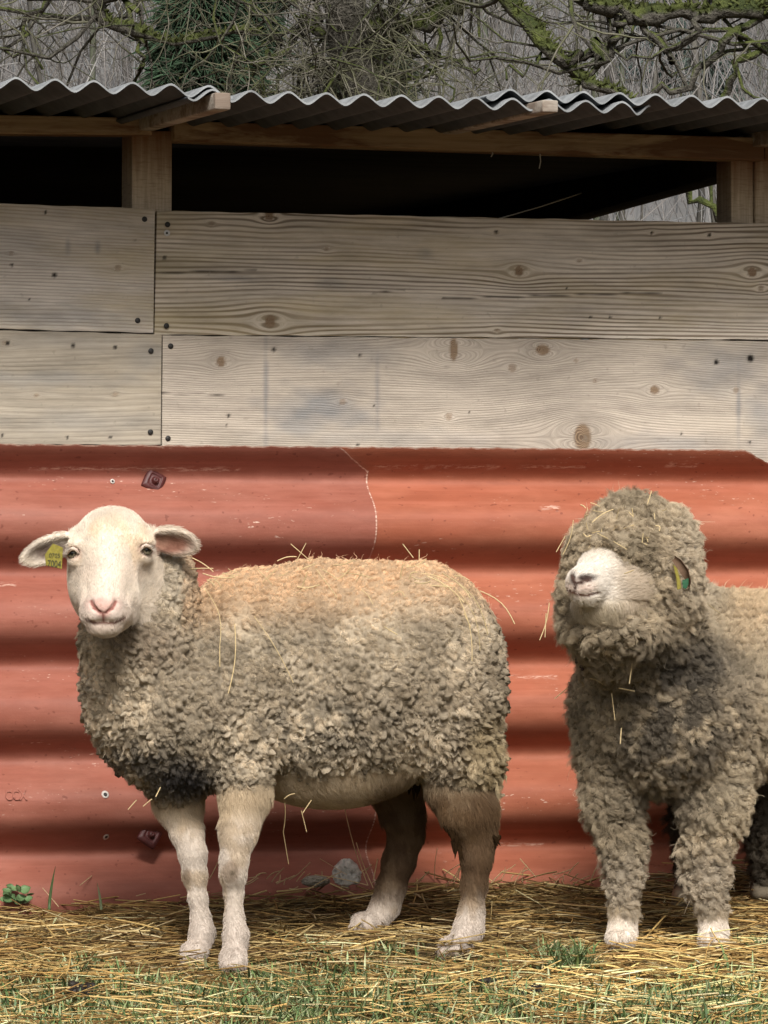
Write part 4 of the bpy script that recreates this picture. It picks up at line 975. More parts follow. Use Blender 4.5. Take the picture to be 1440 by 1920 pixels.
# cut the wool back around the face
R_ = R_axes(np.array(P(1090, 1095, 8.80))-np.array(P(1165, 1075, 9.03)), (0, 0, 1))
f.ell(P(1122, 1088, 8.90), (.115, m_(54), m_(50)), .02, R=R_, sub=True)
f.ell(P(1120, 1055, 8.86), (m_(42), .06, m_(32)), .02, sub=True); f.ell(P(1122, 1140, 8.87), (m_(56), .06, m_(34)), .02, sub=True)
f.ell(P(1158, 1112, 8.90), (m_(60), .06, m_(52)), .02, sub=True)
V, Q = f.mesh(); V = smooth(V, Q, 3); del f
def colw2(V):
    u, v = toPx(V); n = len(V); nz_ = vnoise(V, 10, 31); n2 = vnoise(V, 40, 32, 2); n3 = vnoise(V, 110, 33, 2)
    c = np.tile([.50, .405, .28], (n, 1)); c = lerp(c, (.28, .225, .15), sstep(.42, .6, nz_)*.7)
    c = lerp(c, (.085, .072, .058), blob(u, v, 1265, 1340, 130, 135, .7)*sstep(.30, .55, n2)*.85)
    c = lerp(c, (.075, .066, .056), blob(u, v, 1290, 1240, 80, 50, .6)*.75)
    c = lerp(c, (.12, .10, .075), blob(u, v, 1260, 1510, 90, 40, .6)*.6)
    c = lerp(c, (.58, .43, .27), sstep(1330, 1400, u)*sstep(1260, 1120, v)*.9)
    c = lerp(c, (.60, .50, .37), blob(u, v, 1300, 1060, 45, 110, .6)*.6)
    c = lerp(c, (.52, .43, .30), blob(u, v, 1380, 1500, 60, 80, .6)*.6)
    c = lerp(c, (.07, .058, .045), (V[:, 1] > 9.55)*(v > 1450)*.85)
    c = lerp(c, (.46, .385, .29), sstep(1560, 1640, v)*(V[:, 1] < 9.5)*.7)
    return np.clip(c*(.78+.44*n3)[:, None], 0, 1)
def wf2(p):
    u, v = toPx(p); fl = np.tile([0, 0, -1.0], (len(p), 1)); fl[(u > 1330) & (v < 1300)] = [1, .5, -.35]; h = v < 980; fl[h] = [-.2, -.3, -.3]
    return fl
def lw2(p):
    u, v = toPx(p); l = np.full(len(p), .9); l = l*(1+.25*sstep(1420, 1480, v)*(v < 1600)); l[(v > 1640)] = .62; l[(u > 1330) & (v < 1250)] = .6
    near = blob(u, v, 1122, 1090, 75, 68, .3)*(p[:, 1] < 9.1); l = l*(1-.3*near); return l*(1+.35*(v > 1100)*(v < 1230)*(u < 1330))
fl2_ = fleece('fleece', V, Q, colw2, body2, .0140, .019, 32, .60, .0070, .0135, .00030, 41, wf2, .60, .85, lw2, clump=.58, frizz=.0040)
# ear of the shaggy sheep, with yellow and green tag
def leaf_mesh(name, pts_c, widths, nrm, mat, parent, cup=.3, col=None, th=.0025, n=9):
    pts_c = np.array(pts_c); K = len(pts_c); t = np.gradient(pts_c, axis=0); t /= np.linalg.norm(t, axis=1, keepdims=True)
    nrm = np.array(nrm, float); b_ = np.cross(t, nrm); b_ /= np.linalg.norm(b_, axis=1, keepdims=True); nn = np.cross(b_, t)
    s = np.linspace(-1, 1, n); top = pts_c[:, None]+b_[:, None]*(s[None, :, None]*np.array(widths)[:, None, None])-nn[:, None]*((1-s**2)[None, :, None]*np.array(widths)[:, None, None]*cup)
    V = np.concatenate([top.reshape(-1, 3), (top-nn[:, None]*th).reshape(-1, 3)]); N = K*n; i = np.arange(N).reshape(K, n)
    q = np.stack([i[:-1, :-1], i[1:, :-1], i[1:, 1:], i[:-1, 1:]], -1).reshape(-1, 4)
    rim = np.concatenate([i[:, 0], i[-1, 1:], i[::-1, -1][1:], i[0, ::-1][1:]]); j = np.arange(len(rim)-1); qr = np.stack([rim[j], rim[j+1], rim[j+1]+N, rim[j]+N], -1)
    return mesh_obj(name, V, np.concatenate([q, q[:, ::-1]+N, qr]), mat, parent, col=(np.tile(col, (2*N, 1)) if col is not None else None))
leaf_mesh('ear', [P(1262, 1046, 8.93), P(1272, 1056, 8.905), P(1283, 1072, 8.895), P(1290, 1090, 8.905), P(1290, 1101, 8.92)], [.005, .008, .009, .006, .002], (-.8, -1, .1), M_skin, body2, .55, (.13, .08, .05))
t2 = ear_tag(body2, [(1262, 1058), (1270, 1066), (1276, 1090), (1277, 1104), (1270, 1106), (1268, 1084)], 8.885, M_tagy, lab='yellow tag half of the ear mark')
t3 = ear_tag(body2, [(1279, 1088), (1291, 1084), (1291, 1096), (1286, 1105), (1280, 1102)], 8.886, M_tagg, lab='green tag half of the ear mark')
# dark seed cluster caught in the neck wool
Vs, Fs = [], []; 
bb = []
for k in range(16):
    c_ = P(1086+rng.normal()*5, 1240+rng.normal()*10, 9.05+rng.normal()*.006); r_ = .003+.002*rng.random()
    bb.append(tube_arrays(np.array([[c_+[0, 0, -r_], c_+[0, 0, -r_*.5], c_, c_+[0, 0, r_*.5], c_+[0, 0, r_]]]), np.array([[.0003, r_*.85, r_, r_*.85, .0003]]), 7))
V, q = merge(bb); tag(mesh_obj('burr_cluster', V, q, mat_simple('dark_burr', (.035, .02, .016), .8, .4, 100)), 'small dark cluster of burrs stuck in the wool below the shaggy sheep\'s chin', 'burrs')

# ------------------------------------------------------------------ straw, hay, grass
def straws(name, base, ang, pitch, length, width, col, mat, bend=.15, K=5, sides=3, fold=None, label=None, cat=None):
    N = len(base); d = np.stack([np.cos(ang)*np.cos(pitch), np.sin(ang)*np.cos(pitch), np.sin(pitch)], -1); sidev = np.stack([-np.sin(ang), np.cos(ang), np.zeros(N)], -1)
    tt = np.linspace(-.5, .5, K); bb_ = (rng.random(N)-.5)*2*bend; bz = (rng.random(N)-.3)*bend*.6
    pts = np.stack([base+d*(length*t)[:, None]+sidev*(length*bb_*(t*t))[:, None]-np.array([0, 0, 1])*(length*bz*t*t*1.5)[:, None] for t in tt], 1)
    rad = np.repeat(width[:, None], K, 1); V, q = tube_arrays(pts, rad, sides); c = np.repeat(col, K*sides, 0)
    o = mesh_obj(name, V, q, mat, None, col=c); return tag(o, label, cat, kind='stuff')
def ground_h(x, y): return .12*(y-10)-.012+lump(x, y)
def wallY(x): return YW+x*math.tan(TH)-.07
pal = np.array([[.52, .36, .135], [.64, .48, .215], [.40, .245, .08], [.20, .115, .04], [.72, .58, .32], [.30, .185, .068], [.48, .32, .115]])
def hay(n, x0, x1, y0, y1, h0, h1, lmin, lmax, wmin, wmax, dark=1.0, seed=0, warp=None):
    x = rng.uniform(x0, x1, n); y = rng.uniform(y0, y1, n); keep = y < wallY(x)-.005
    x, y = x[keep], y[keep]; n = len(x); z = ground_h(x, y)+rng.uniform(h0, h1, n)
    p = np.stack([x, y, z], -1); nz_ = vnoise(p*[1, 1, 0], 4.5, 51+seed)
    ci = rng.choice(len(pal), n, p=[.23, .17, .18, .12, .08, .12, .10]); c = pal[ci]*(.65+.6*rng.random(n))[:, None]*dark
    # fresher yellow straw on the right foreground, darker hay by the feet and along the wall
    u, v = toPx(p); fresh = blob(u, v, 1300, 1840, 330, 70, .6); c = c*(1+.35*fresh)[:, None]; c = c*(1-.40*blob(u, v, 620, 1760, 520, 70, .7)*sstep(.35, .6, nz_))[:, None]
    c = c*(1-.35*blob(u, v, 1150, 1650, 260, 14, .7))[:, None]
    ang = rng.normal(0, .8, n)+rng.choice([0, 0, 1.2, -1.2], n); return p, ang, rng.normal(0, .13, n), rng.uniform(lmin, lmax, n)*rng.uniform(.5, 1, n), rng.uniform(wmin, wmax, n), np.clip(c, 0, .9), x, y
sets = [hay(15000, -1.25, 1.25, 8.30, 10.4, -.006, .008, .04, .16, .0006, .0013, .6), hay(15000, -1.25, 1.25, 8.3, 10.4, .006, .020, .04, .18, .0006, .0014, .95),
        hay(2400, -1.25, 1.25, 8.3, 10.2, .016, .034, .06, .26, .0011, .0023, 1.25), hay(1600, -1.25, 1.25, 8.3, 9.3, .024, .045, .06, .22, .0009, .0017, 1.35), hay(8000, -4.5, 4.5, 6.0, 11, -.002, .02, .1, .3, .0014, .0025)]
cat_ = [np.concatenate([s[k] for s in sets]) for k in range(6)]
straws('straw_litter', *cat_, M_straw, .16, label='golden brown hay and straw trodden over the ground in front of the shed', cat='straw')
# grass blades in tufts
def blades(n_t, centers, spread, hgt, per, colr, seed):
    bs, hh, cc = [], [], []
    for (u, v, s, m, hh_) in centers:
        Y = (CZ+1.2+.012)/((v-HZ)/F+.12)
        x = (u-720)/F*Y; n = int(m*(1.15 if v > 1885 else .6 if v > 1850 else .9)); px_ = rng.normal(x, s*(.75 if v > 1850 else .5), n); py = rng.normal(Y, s*(1.7 if v > 1850 else .6), n); bs.append(np.stack([px_, py, ground_h(px_, py)+.004], -1)); hh.append(hh_*(.5+.8*rng.random(n)))
        cc.append(np.array(colr)[rng.choice(len(colr), n)]*(.7+.6*rng.random(n))[:, None])
    b_ = np.concatenate(bs); h_ = np.concatenate(hh)*1.35; c_ = np.concatenate(cc); n = len(b_)
    ok = b_[:, 1] < wallY(b_[:, 0])-.02; b_, h_, c_ = b_[ok], h_[ok], c_[ok]; n = len(b_)
    a_ = rng.random(n)*6.28; lean = .25+.8*rng.random(n); d = np.stack([np.cos(a_), np.sin(a_), np.zeros(n)], -1)
    tt = np.linspace(0, 1, 5); pts = np.stack([b_+d*(h_*lean*t**1.7)[:, None]+np.array([0, 0, 1])*(h_*(t-.35*lean*t*t))[:, None] for t in tt], 1)
    wd = .0021*(.7+.6*rng.random(n)); prof = np.array([.8, 1, .9, .6, .1]); sd_ = np.stack([-np.sin(a_), np.cos(a_), np.zeros(n)], -1)
    V = np.stack([pts-sd_[:, None]*(wd[:, None]*prof)[:, :, None], pts+np.array([0, 0, -.0004])[None, None], pts+sd_[:, None]*(wd[:, None]*prof)[:, :, None]], 2).reshape(-1, 3)
    idx = np.arange(n*15).reshape(n, 5, 3); q = np.stack([idx[:, :-1, :-1], idx[:, 1:, :-1], idx[:, 1:, 1:], idx[:, :-1, 1:]], -1).reshape(-1, 4)
    return V, q, np.repeat(c_, 15, 0)
G = [(.11, .17, .055), (.18, .24, .085), (.27, .32, .15), (.38, .40, .22), (.07, .12, .045)]
cen = [(1065, 1825, .05, 420, .040), (1030, 1812, .03, 120, .04), (590, 1800, .035, 120, .025), (720, 1808, .035, 110, .025), (400, 1828, .03, 130, .022), (460, 1815, .02, 70, .025),
       (170, 1835, .035, 110, .03), (560, 1870, .10, 600, .030), (640, 1895, .12, 900, .032), (800, 1905, .10, 400, .03), (100, 1890, .12, 500, .028), (230, 1905, .08, 450, .03), (360, 1900, .08, 350, .03),
       (1290, 1903, .07, 500, .035), (1400, 1900, .06, 400, .035), (1180, 1910, .05, 260, .03), (950, 1905, .08, 260, .028), (1420, 1800, .03, 110, .035), (30, 1855, .06, 150, .022), (1385, 1612, .05, 160, .04), (1310, 1608, .03, 30, .03),
       (110, 1676, .05, 190, .030), (200, 1682, .03, 60, .025), (0, 1915, .1, 350, .03), (700, 1850, .06, 110, .022), (870, 1830, .06, 60, .022), (480, 1905, .08, 400, .03)]
for _ in range(60): cen.append((rng.uniform(-600, 2000), rng.uniform(1915, 2300), .14, 260, .04))
V, q, c = blades(0, cen, 0, 0, 0, G, 1)
tag(mesh_obj('grass', V, q, M_grass, None, col=c), 'short green grass tufts growing up through the straw', 'grass', kind='stuff')
# tall grass blades and clover-like weed by the wall
def blade_thing(name, u, v0, v1, du, Y, w_, col, label):
    pts = [P(u+du*t**1.5, v0+(v1-v0)*t, Y) for t in np.linspace(0, 1, 6)]
    o = leaf_mesh(name, pts, [w_, w_*1.1, w_, w_*.8, w_*.45, .0002], (0, -1, .1), M_leaf, None, .3, col, .0004, 5); return tag(o, label, 'grass blade')
blade_thing('grass_blade', 92, 1706, 1624, 12, 9.62, .0028, (.07, .12, .04), 'tall dark green grass blade standing against the red sheet at lower left')
blade_thing('grass_blade', 190, 1708, 1655, -8, 9.64, .0026, (.20, .23, .12), 'short pale grass blade against the red sheet left of the front legs')
wd_root = empty('weed', tuple(P(20, 1690, 9.68))); tag(wd_root, 'low green weed with small round leaves at the left foot of the wall', 'weed')
for k in range(22):
    u0 = rng.normal(22, 22); v0 = rng.normal(1684, 9); 
    if k == 0: u0, v0 = 27, 1665
    Yl = 9.66+rng.normal()*.02; r0 = rng.uniform(7, 12); d_ = np.array([rng.normal()*.5, -.6, .5+rng.random()*.3]); tipdir = np.array([rng.normal(), rng.normal()*.4, .25]); tipdir /= np.linalg.norm(tipdir)
    c0 = P(u0, v0, Yl); pts = [c0+tipdir*m_(r0)*2*t for t in np.linspace(0, 1, 6)]
    o = leaf_mesh('leaf', pts, [.001, m_(r0)*.8, m_(r0), m_(r0)*.95, m_(r0)*.6, .001], d_, M_leaf, None, .2, tuple(np.array([.13, .22, .09])*(.7+.5*rng.random())), .0006, 5); parented(o, wd_root)
# loose straw on the animals and against the wall
def wisps(name, L, label, par=None):
    ps, rs, cs = [], [], []
    for (u0, v0, Y0, u1, v1, Y1, bow) in L:
        a_, b_ = P(u0, v0, Y0), P(u1, v1, Y1); nrm = np.cross(b_-a_, [0, 1, 0]); nrm /= np.linalg.norm(nrm)+1e-9
        ps.append([a_+(b_-a_)*t+nrm*bow/900*math.sin(math.pi*t) for t in np.linspace(0, 1, 7)]); rs.append([rng.uniform(.0007, .0011)]*7); cs.append(np.array([.68, .52, .28])*(.75+.4*rng.random()))
    V, q = tube_arrays(np.array(ps), np.array(rs), 4); o = mesh_obj(name, V, q, M_straw, None, col=np.repeat(np.array(cs), 28, 0)); return tag(o, label, 'straw', kind='stuff')
Wl = [(545, 1020, 9.10, 582, 1052, 9.12, 0), (574, 1018, 9.12, 556, 1052, 9.12, 0), (520, 1052, 9.1, 556, 1044, 9.1, 3), (755, 1020, 9.14, 775, 1046, 9.14, 0), (786, 1030, 9.14, 786, 1048, 9.14, 0),
      (476, 1155, 9.03, 550, 1280, 9.02, 4), (592, 1066, 9.08, 632, 1120, 9.05, 0), (385, 1105, 9.03, 412, 1210, 9.0, 12), (412, 1210, 9.0, 412, 1250, 9.0, 0), (440, 1170, 9.0, 428, 1300, 8.99, 6),
      (380, 1075, 9.06, 440, 1082, 9.05, -4), (900, 1108, 9.13, 965, 1170, 9.12, 10), (850, 1100, 9.09, 900, 1220, 9.06, 14), (800, 1080, 9.09, 870, 1130, 9.08, 6), (860, 1120, 9.08, 885, 1240, 9.06, 8), (830, 1075, 9.1, 915, 1190, 9.08, 18),
      (790, 1075, 9.1, 840, 1090, 9.1, 3), (870, 1150, 9.07, 882, 1175, 9.07, 0), (568, 1524, 9.16, 584, 1500, 9.16, 0), (533, 1498, 9.1, 553, 1488, 9.1, 2), (268, 1512, 9.06, 285, 1498, 9.06, 0), (240, 1518, 9.08, 256, 1500, 9.08, 0), (292, 1494, 9.03, 301, 1476, 9.03, 0),
      (534, 1505, 9.2, 531, 1560, 9.25, 2), (531, 1560, 9.25, 541, 1620, 9.3, 0), (565, 1520, 9.2, 575, 1560, 9.22, 0), (720, 1175, 9.06, 745, 1190, 9.05, 0), (640, 1075, 9.09, 700, 1085, 9.09, 3), (360, 1046, 9.08, 400, 1072, 9.08, 2), (345, 1068, 9.05, 400, 1066, 9.05, 1)]
for _ in range(26):
    u0 = rng.uniform(380, 900); v0 = rng.uniform(1058, 1120); a_ = rng.normal(0, .7); l_ = rng.uniform(15, 45); Y0 = 9.09+rng.normal()*.004; Wl.append((u0, v0, Y0, u0+l_*math.cos(a_), v0+l_*math.sin(a_), Y0-.01, rng.normal()*3))
wisps('straw_wisps', Wl, 'loose straw stalks caught in the wool of the side-on sheep')
Wr = [(1222, 920, 8.95, 1214, 945, 8.95, 0), (1110, 980, 8.9, 1150, 955, 8.93, 3), (1030, 1130, 8.98, 1012, 1200, 8.98, 3), (1024, 1150, 8.98, 1022, 1195, 8.98, 0), (1187, 1232, 8.99, 1180, 1282, 8.99, 0), (1147, 1300, 9.06, 1153, 1350, 9.06, 0), (1165, 1365, 9.07, 1163, 1395, 9.07, 0),
      (1105, 1272, 9.05, 1130, 1283, 9.05, 2), (1170, 1076, 8.86, 1188, 1069, 8.86, 0), (1043, 1035, 8.97, 1060, 1005, 8.97, 0), (1055, 1040, 8.93, 1075, 975, 8.93, -4), (1150, 1015, 8.87, 1175, 1030, 8.87, 0), (1120, 1000, 8.87, 1140, 1010, 8.87, 0),
      (1204, 1018, 8.9, 1206, 1000, 8.9, 0), (1160, 1290, 9.05, 1190, 1296, 9.05, 0), (1040, 1310, 9.1, 1064, 1290, 9.1, 0), (1310, 1120, 9.05, 1350, 1150, 9.1, 0), (1180, 1185, 8.93, 1150, 1160, 8.92, 4)]
for _ in range(30):
    u0 = rng.uniform(1080, 1260); v0 = rng.uniform(940, 1040); a_ = rng.normal(0, 1.2); l_ = rng.uniform(8, 22); Wr.append((u0, v0, 8.925, u0+l_*math.cos(a_), v0+l_*math.sin(a_), 8.92, rng.normal()*2))
wisps('straw_wisps', Wr, 'straw bits tangled in the wool of the shaggy sheep')
Ws = [(690, 1660, 9.5, 645, 1510, 9.62, 4), (700, 1665, 9.5, 668, 1580, 9.6, 2), (700, 1650, 9.5, 708, 1610, 9.5, 0), (575, 1670, 9.5, 640, 1635, 9.5, 2), (590, 1640, 9.55, 690, 1660, 9.5, 2), (600, 1610, 9.7, 650, 1640, 9.6, 0), (815, 1650, 9.6, 820, 1590, 9.7, 2),
      (80, 1665, 9.65, 110, 1700, 9.6, 0), (30, 1712, 9.6, 70, 1702, 9.6, 0), (975, 1610, 9.7, 1005, 1645, 9.65, 0), (150, 1660, 9.7, 172, 1642, 9.75, 0), (255, 1680, 9.7, 273, 1675, 9.7, 0), (345, 1788, 9.05, 378, 1812, 8.98, -6)]
for _ in range(60):
    u0 = rng.uniform(380, 1130); v0 = 1652+rng.normal()*8; a_ = -rng.uniform(.2, 1.5)*rng.choice([1, 1, -1]); l_ = rng.uniform(10, 38); Y0 = rng.uniform(9.75, 9.85); Ws.append((u0, v0, Y0, u0+l_*math.cos(a_), v0-abs(l_*math.sin(a_)), Y0, rng.normal()*2))
wisps('straw_stalks', Ws, 'stray straw stalks sticking up along the foot of the red sheets')
# stones
def rock(name, u, v, Y, rx_, rz_, ry_, mat, label, seed, amp=.40):
    import bmesh
    bm = bmesh.new(); bmesh.ops.create_icosphere(bm, subdivisions=5, radius=1); V = np.array([x.co[:] for x in bm.verts]); Fc = np.array([[x.index for x in f_.verts] for f_ in bm.faces]); bm.free()
    n_ = vnoise(V+5, 1.6, seed, 4); n2 = vnoise(V+5, 5.5, seed+1, 2); r = 1+amp*2*(n_-.5)-.28*sstep(.55, .75, n2); V = V*r[:, None]*[m_(rx_), ry_, m_(rz_)]
    o = mesh_obj(name, V, Fc, mat); o.location = P(u, v, Y); return tag(o, label, 'stone')
rock('stone', 650, 1636, 9.72, 30, 27, .035, M_stone, 'pitted whitish stone at the foot of the red sheet between the sheep legs', 3)
rock('stone', 592, 1652, 9.78, 30, 12, .03, M_stone2, 'flat olive-grey stone left of the whitish stone', 8, .15)
# dung / dark scraps in the straw
def dung(u, v, s, k, label, Y=None):
    bb = []
    for _ in range(k):
        vv = v+rng.normal()*s*.25; Yg = (CZ+1.2-.008)/((vv-HZ)/F+.12)
        c_ = P(u+rng.normal()*s*.6, vv, Yg)+[0, 0, .012]; r_ = rng.uniform(.006, .010); ax = rng.normal(size=3); ax /= np.linalg.norm(ax)
        bb.append(tube_arrays(np.array([[c_+ax*r_*t for t in (-1.5, -1.1, -.3, .5, 1.2, 1.5)]]), np.array([[.0003, r_*.8, r_, r_*.95, r_*.6, .0003]]), 7))
    V, q = merge(bb); tag(mesh_obj('dung', V, q, M_dung), label, 'dung')
dung(1005, 1872, 10, 9, 'black dung lumps in the straw at the bottom, right of centre'); dung(150, 1868, 22, 12, 'flat dark dung patch in the straw at the lower left'); dung(920, 1855, 8, 6, 'small dark dung lumps left of the black lumps')
bb = [tube_arrays(np.array([[P(988, 1872, 8.75)+[0, 0, .01], P(990, 1862, 8.75)+[0, 0, .01], P(983, 1856, 8.75)+[0, 0, .01]]]), np.array([[.006, .004, .001]]), 6)]
V, q = merge(bb); tag(mesh_obj('dung', V, q, M_dung), 'upright pointed black scrap of dung beside the black lumps', 'dung')
# dirty clotted tufts on the hind legs
M_clot = mat_simple('clotted_wool', (.016, .009, .004), .95, .4, 120, .02)
for (u, v, Y) in ((852, 1590, 9.2), (845, 1570, 9.2), (860, 1600, 9.2), (856, 1580, 9.2), (838, 1555, 9.22), (770, 1470, 9.3), (780, 1462, 9.3), (776, 1480, 9.3), (930, 1580, 9.22)):
    for _ in range(3):
        a_ = P(u+rng.normal()*4, v-14, Y-.018); b_ = P(u+rng.normal()*5+(3 if u < 925 else 8), v+rng.uniform(8, 24)*(1 if u < 925 else .3), Y-.022)
        V, q = tube_arrays(np.array([[a_+(b_-a_)*t+[.001*math.sin(5*t), 0, 0] for t in np.linspace(0, 1, 5)]]), np.array([[.003, .004, .0035, .002, .0003]]), 5)
        parented(mesh_obj('clotted_tuft', V, q, M_clot), sh1)
# ------------------------------------------------------------------ trees behind the shed
def smooth_poly(px, Y, n=22, jit=.02, seed=0):
    p = np.array([P(u, v, Y+(d[0] if d else 0)) for (u, v, *d) in px]); s = np.concatenate([[0], np.cumsum(np.linalg.norm(np.diff(p, axis=0), axis=1))])
    t = np.linspace(0, s[-1], n); out = np.stack([np.interp(t, s, p[:, k]) for k in range(3)], -1)
    for _ in range(1): out[1:-1] = .25*out[:-2]+.5*out[1:-1]+.25*out[2:]
    r = np.random.default_rng(seed); j = r.normal(size=out.shape)*jit; j[0] = 0; j[-1] = 0; return out+j
def grow(path, rad, depth, r, out, lenf=1.0, dens=1.0, droop=-.1, ylim=(13, 30)):
    """children twigs along a path; out[level] collects (pts, rad)"""
    L = np.sum(np.linalg.norm(np.diff(path, axis=0), axis=1)); n = max(2, int(L*dens*{0: 5.5, 1: 9, 2: 10}[depth])); K = 7
    for _ in range(n):
        t = r.uniform(.04, 1)**.9*(len(path)-1); i = min(int(t), len(path)-2); p = path[i]+(path[i+1]-path[i])*(t-i); rr = (rad[i]+(rad[i+1]-rad[i])*(t-i))
        tg_ = path[i+1]-path[i]; tg_ /= np.linalg.norm(tg_)+1e-9; v = r.normal(size=3)*[1, .7, 1]; v -= tg_*(v@tg_); v /= np.linalg.norm(v)+1e-9
        d = tg_*r.uniform(.1, .8)+v; d /= np.linalg.norm(d); l = lenf*{0: r.uniform(.35, 1.1), 1: r.uniform(.15, .5), 2: r.uniform(.07, .22)}[depth]
        r0 = min(rr*.6, {0: .013, 1: .0058, 2: .0030}[depth]*r.uniform(.6, 1.3)); pts = [p]; st = l/(K-1)
        for k in range(K-1):
            d = d+r.normal(size=3)*.30+np.array([0, 0, droop*.5 if k < 3 else .10]); d /= np.linalg.norm(d); pts.append(pts[-1]+d*st)
        pts = np.array(pts); ra = r0*np.linspace(1, .35, K); out[depth].append((pts, ra))
        if depth < 2: grow(pts, ra, depth+1, r, out, lenf, dens, droop)
def tree(label, trunk_px, Y, trad, limbs, seed, tw_dens=1.0, n=26):
    r = np.random.default_rng(seed); base = P(*trunk_px[0][:2], Y); root = empty('bare_tree', (base[0], Y, .12*(Y-10)-.2)); tag(root, label, 'tree')
    tp = smooth_poly(trunk_px, Y, 16, .03, seed); tp[0, 2] = .12*(Y-10)-.25; ra = np.linspace(trad, trad*.6, 16); V, q = tube_arrays(tp[None], ra[None], 14)
    V = V+(vnoise(V, 5, seed)-.5)[:, None]*.05; parented(mesh_obj('trunk', V, q, M_twigm), root)
    out = {0: [], 1: [], 2: []}
    for k, (px, r0, r1, dn) in enumerate(limbs):
        sc_ = .80 if r0 > .05 else .66; r0 *= sc_; r1 *= sc_
        pth = smooth_poly(px, Y, n, .018, seed+k); rd = np.linspace(r0, r1, n)*(1+.25*r.normal(size=n)*.5); V, q = tube_arrays(pth[None], rd[None], 9); V = V+((vnoise(V, 14, seed+k)-.5)*.035*min(1, r0/.05))[:, None]
        parented(mesh_obj('limb', V, q, M_bark), root)
        # fuzzy moss stubble along thick limbs
        if r0 > .03:
            m = int(900*r0/.06); ii = r.integers(0, n-1, m); tt = r.random(m)[:, None]; c = pth[ii]*(1-tt)+pth[ii+1]*tt; dr = r.normal(size=(m, 3)); dr[:, 2] = np.abs(dr[:, 2])*.8+.1; dr /= np.linalg.norm(dr, axis=1, keepdims=True)
            rr = rd[ii][:, None]; pts = np.stack([c+dr*rr*.9, c+dr*(rr+.010), c+dr*(rr+.010+.02*r.random((m, 1)))], 1); V, q = tube_arrays(pts, np.tile([.007, .005, .001], (m, 1)), 3)
            parented(mesh_obj('moss', V, q, M_moss), root)['kind'] = 'stuff'
        grow(pth, rd, 0, r, out, 1.0, tw_dens*dn)
    for lv, sd_ in ((0, 5), (1, 4), (2, 3)):
        if not out[lv]: continue
        pts = np.array([a_ for a_, _ in out[lv]]); rd = np.array([b_ for _, b_ in out[lv]]); V, q = tube_arrays(pts, rd, sd_)
        o = parented(mesh_obj(('branch', 'twigs', 'fine_twigs')[lv]+'', V, q, M_twigm if lv == 0 else M_twig), root); o['kind'] = 'stuff'
    return root
M_moss = mat_simple('moss', (.07, .08, .028), .95, .5, 12, .05, 0, 0)
M_twigm = mat_bark(.12, 'mossy_twig')
tree('bare mossy tree behind the middle of the shed with a dense tangle of drooping twigs', [(690, 600), (685, 300), (680, 60), (650, -500)], 17.5, .10,
  [([(670, -300), (560, -140), (300, -60), (160, 25), (190, 58), (280, 62), (335, 78), (440, 70), (480, 60)], .055, .014, 1.0),
   ([(675, -200), (800, -120), (880, -30), (840, 15), (770, 40), (720, 60), (640, 70), (560, 40)], .07, .018, 1.5),
   ([(680, -100), (600, 20), (560, 60), (520, 100), (460, 130)], .028, .010, 1.6),
   ([(682, 20), (760, 90), (830, 110), (900, 130)], .022, .008, 1.7),
   ([(682, 60), (620, 110), (540, 140), (480, 170)], .024, .008, 1.5),
   ([(672, -150), (780, -30), (820, 60), (800, 130), (720, 170)], .022, .008, 1.6),
   ([(280, -70), (240, 10), (262, 70), (268, 110), (256, 150)], .020, .009, .9),
   ([(300, -200), (120, -60), (60, 20), (20, 60), (0, 95), (50, 90), (80, 130)], .025, .008, .9),
   ([(670, -300), (500, -100), (420, -10), (470, 15), (520, 60), (530, 115), (510, 120)], .026, .010, 1.2)], 11, 1.0)
tree('bare spreading tree beyond the right half of the shed with thick crooked mossy limbs', [(1720, 700), (1700, 200), (1650, -250), (1600, -700)], 16.5, .2,
  [([(1600, -300), (1200, -180), (940, -60), (943, 5), (962, 60), (1000, 72), (1045, 82), (1068, 120), (1100, 150), (1150, 180), (1190, 200)], .062, .024, .5),
   ([(1690, 100), (1560, -20), (1420, 5), (1300, 28), (1200, 24), (1130, 10), (1060, -15)], .055, .03, .6),
   ([(1680, 0), (1560, 40), (1460, 90), (1390, 120), (1345, 190)], .030, .018, .8),
   ([(1640, -60), (1500, -20), (1440, 25), (1400, 35), (1345, 90), (1340, 118), (1290, 145), (1225, 175)], .026, .020, .8),
   ([(1100, -120), (1150, 5), (1200, 55), (1235, 95), (1255, 105), (1290, 50), (1330, 0)], .020, .018, .7),
   ([(1068, 120), (1115, 100), (1145, 80), (1165, 40), (1170, 10)], .026, .012, .6),
   ([(1600, 260), (1480, 300), (1380, 330), (1362, 392), (1340, 390), (1290, 350), (1268, 338)], .026, .016, .6),
   ([(1120, 0), (1140, 60), (1100, 110), (1010, 110), (960, 130), (950, 150)], .014, .007, .6),
   ([(1690, 200), (1500, 130), (1400, 70), (1330, 60), (1230, 110), (1150, 95)], .018, .008, .6)], 12, .85)
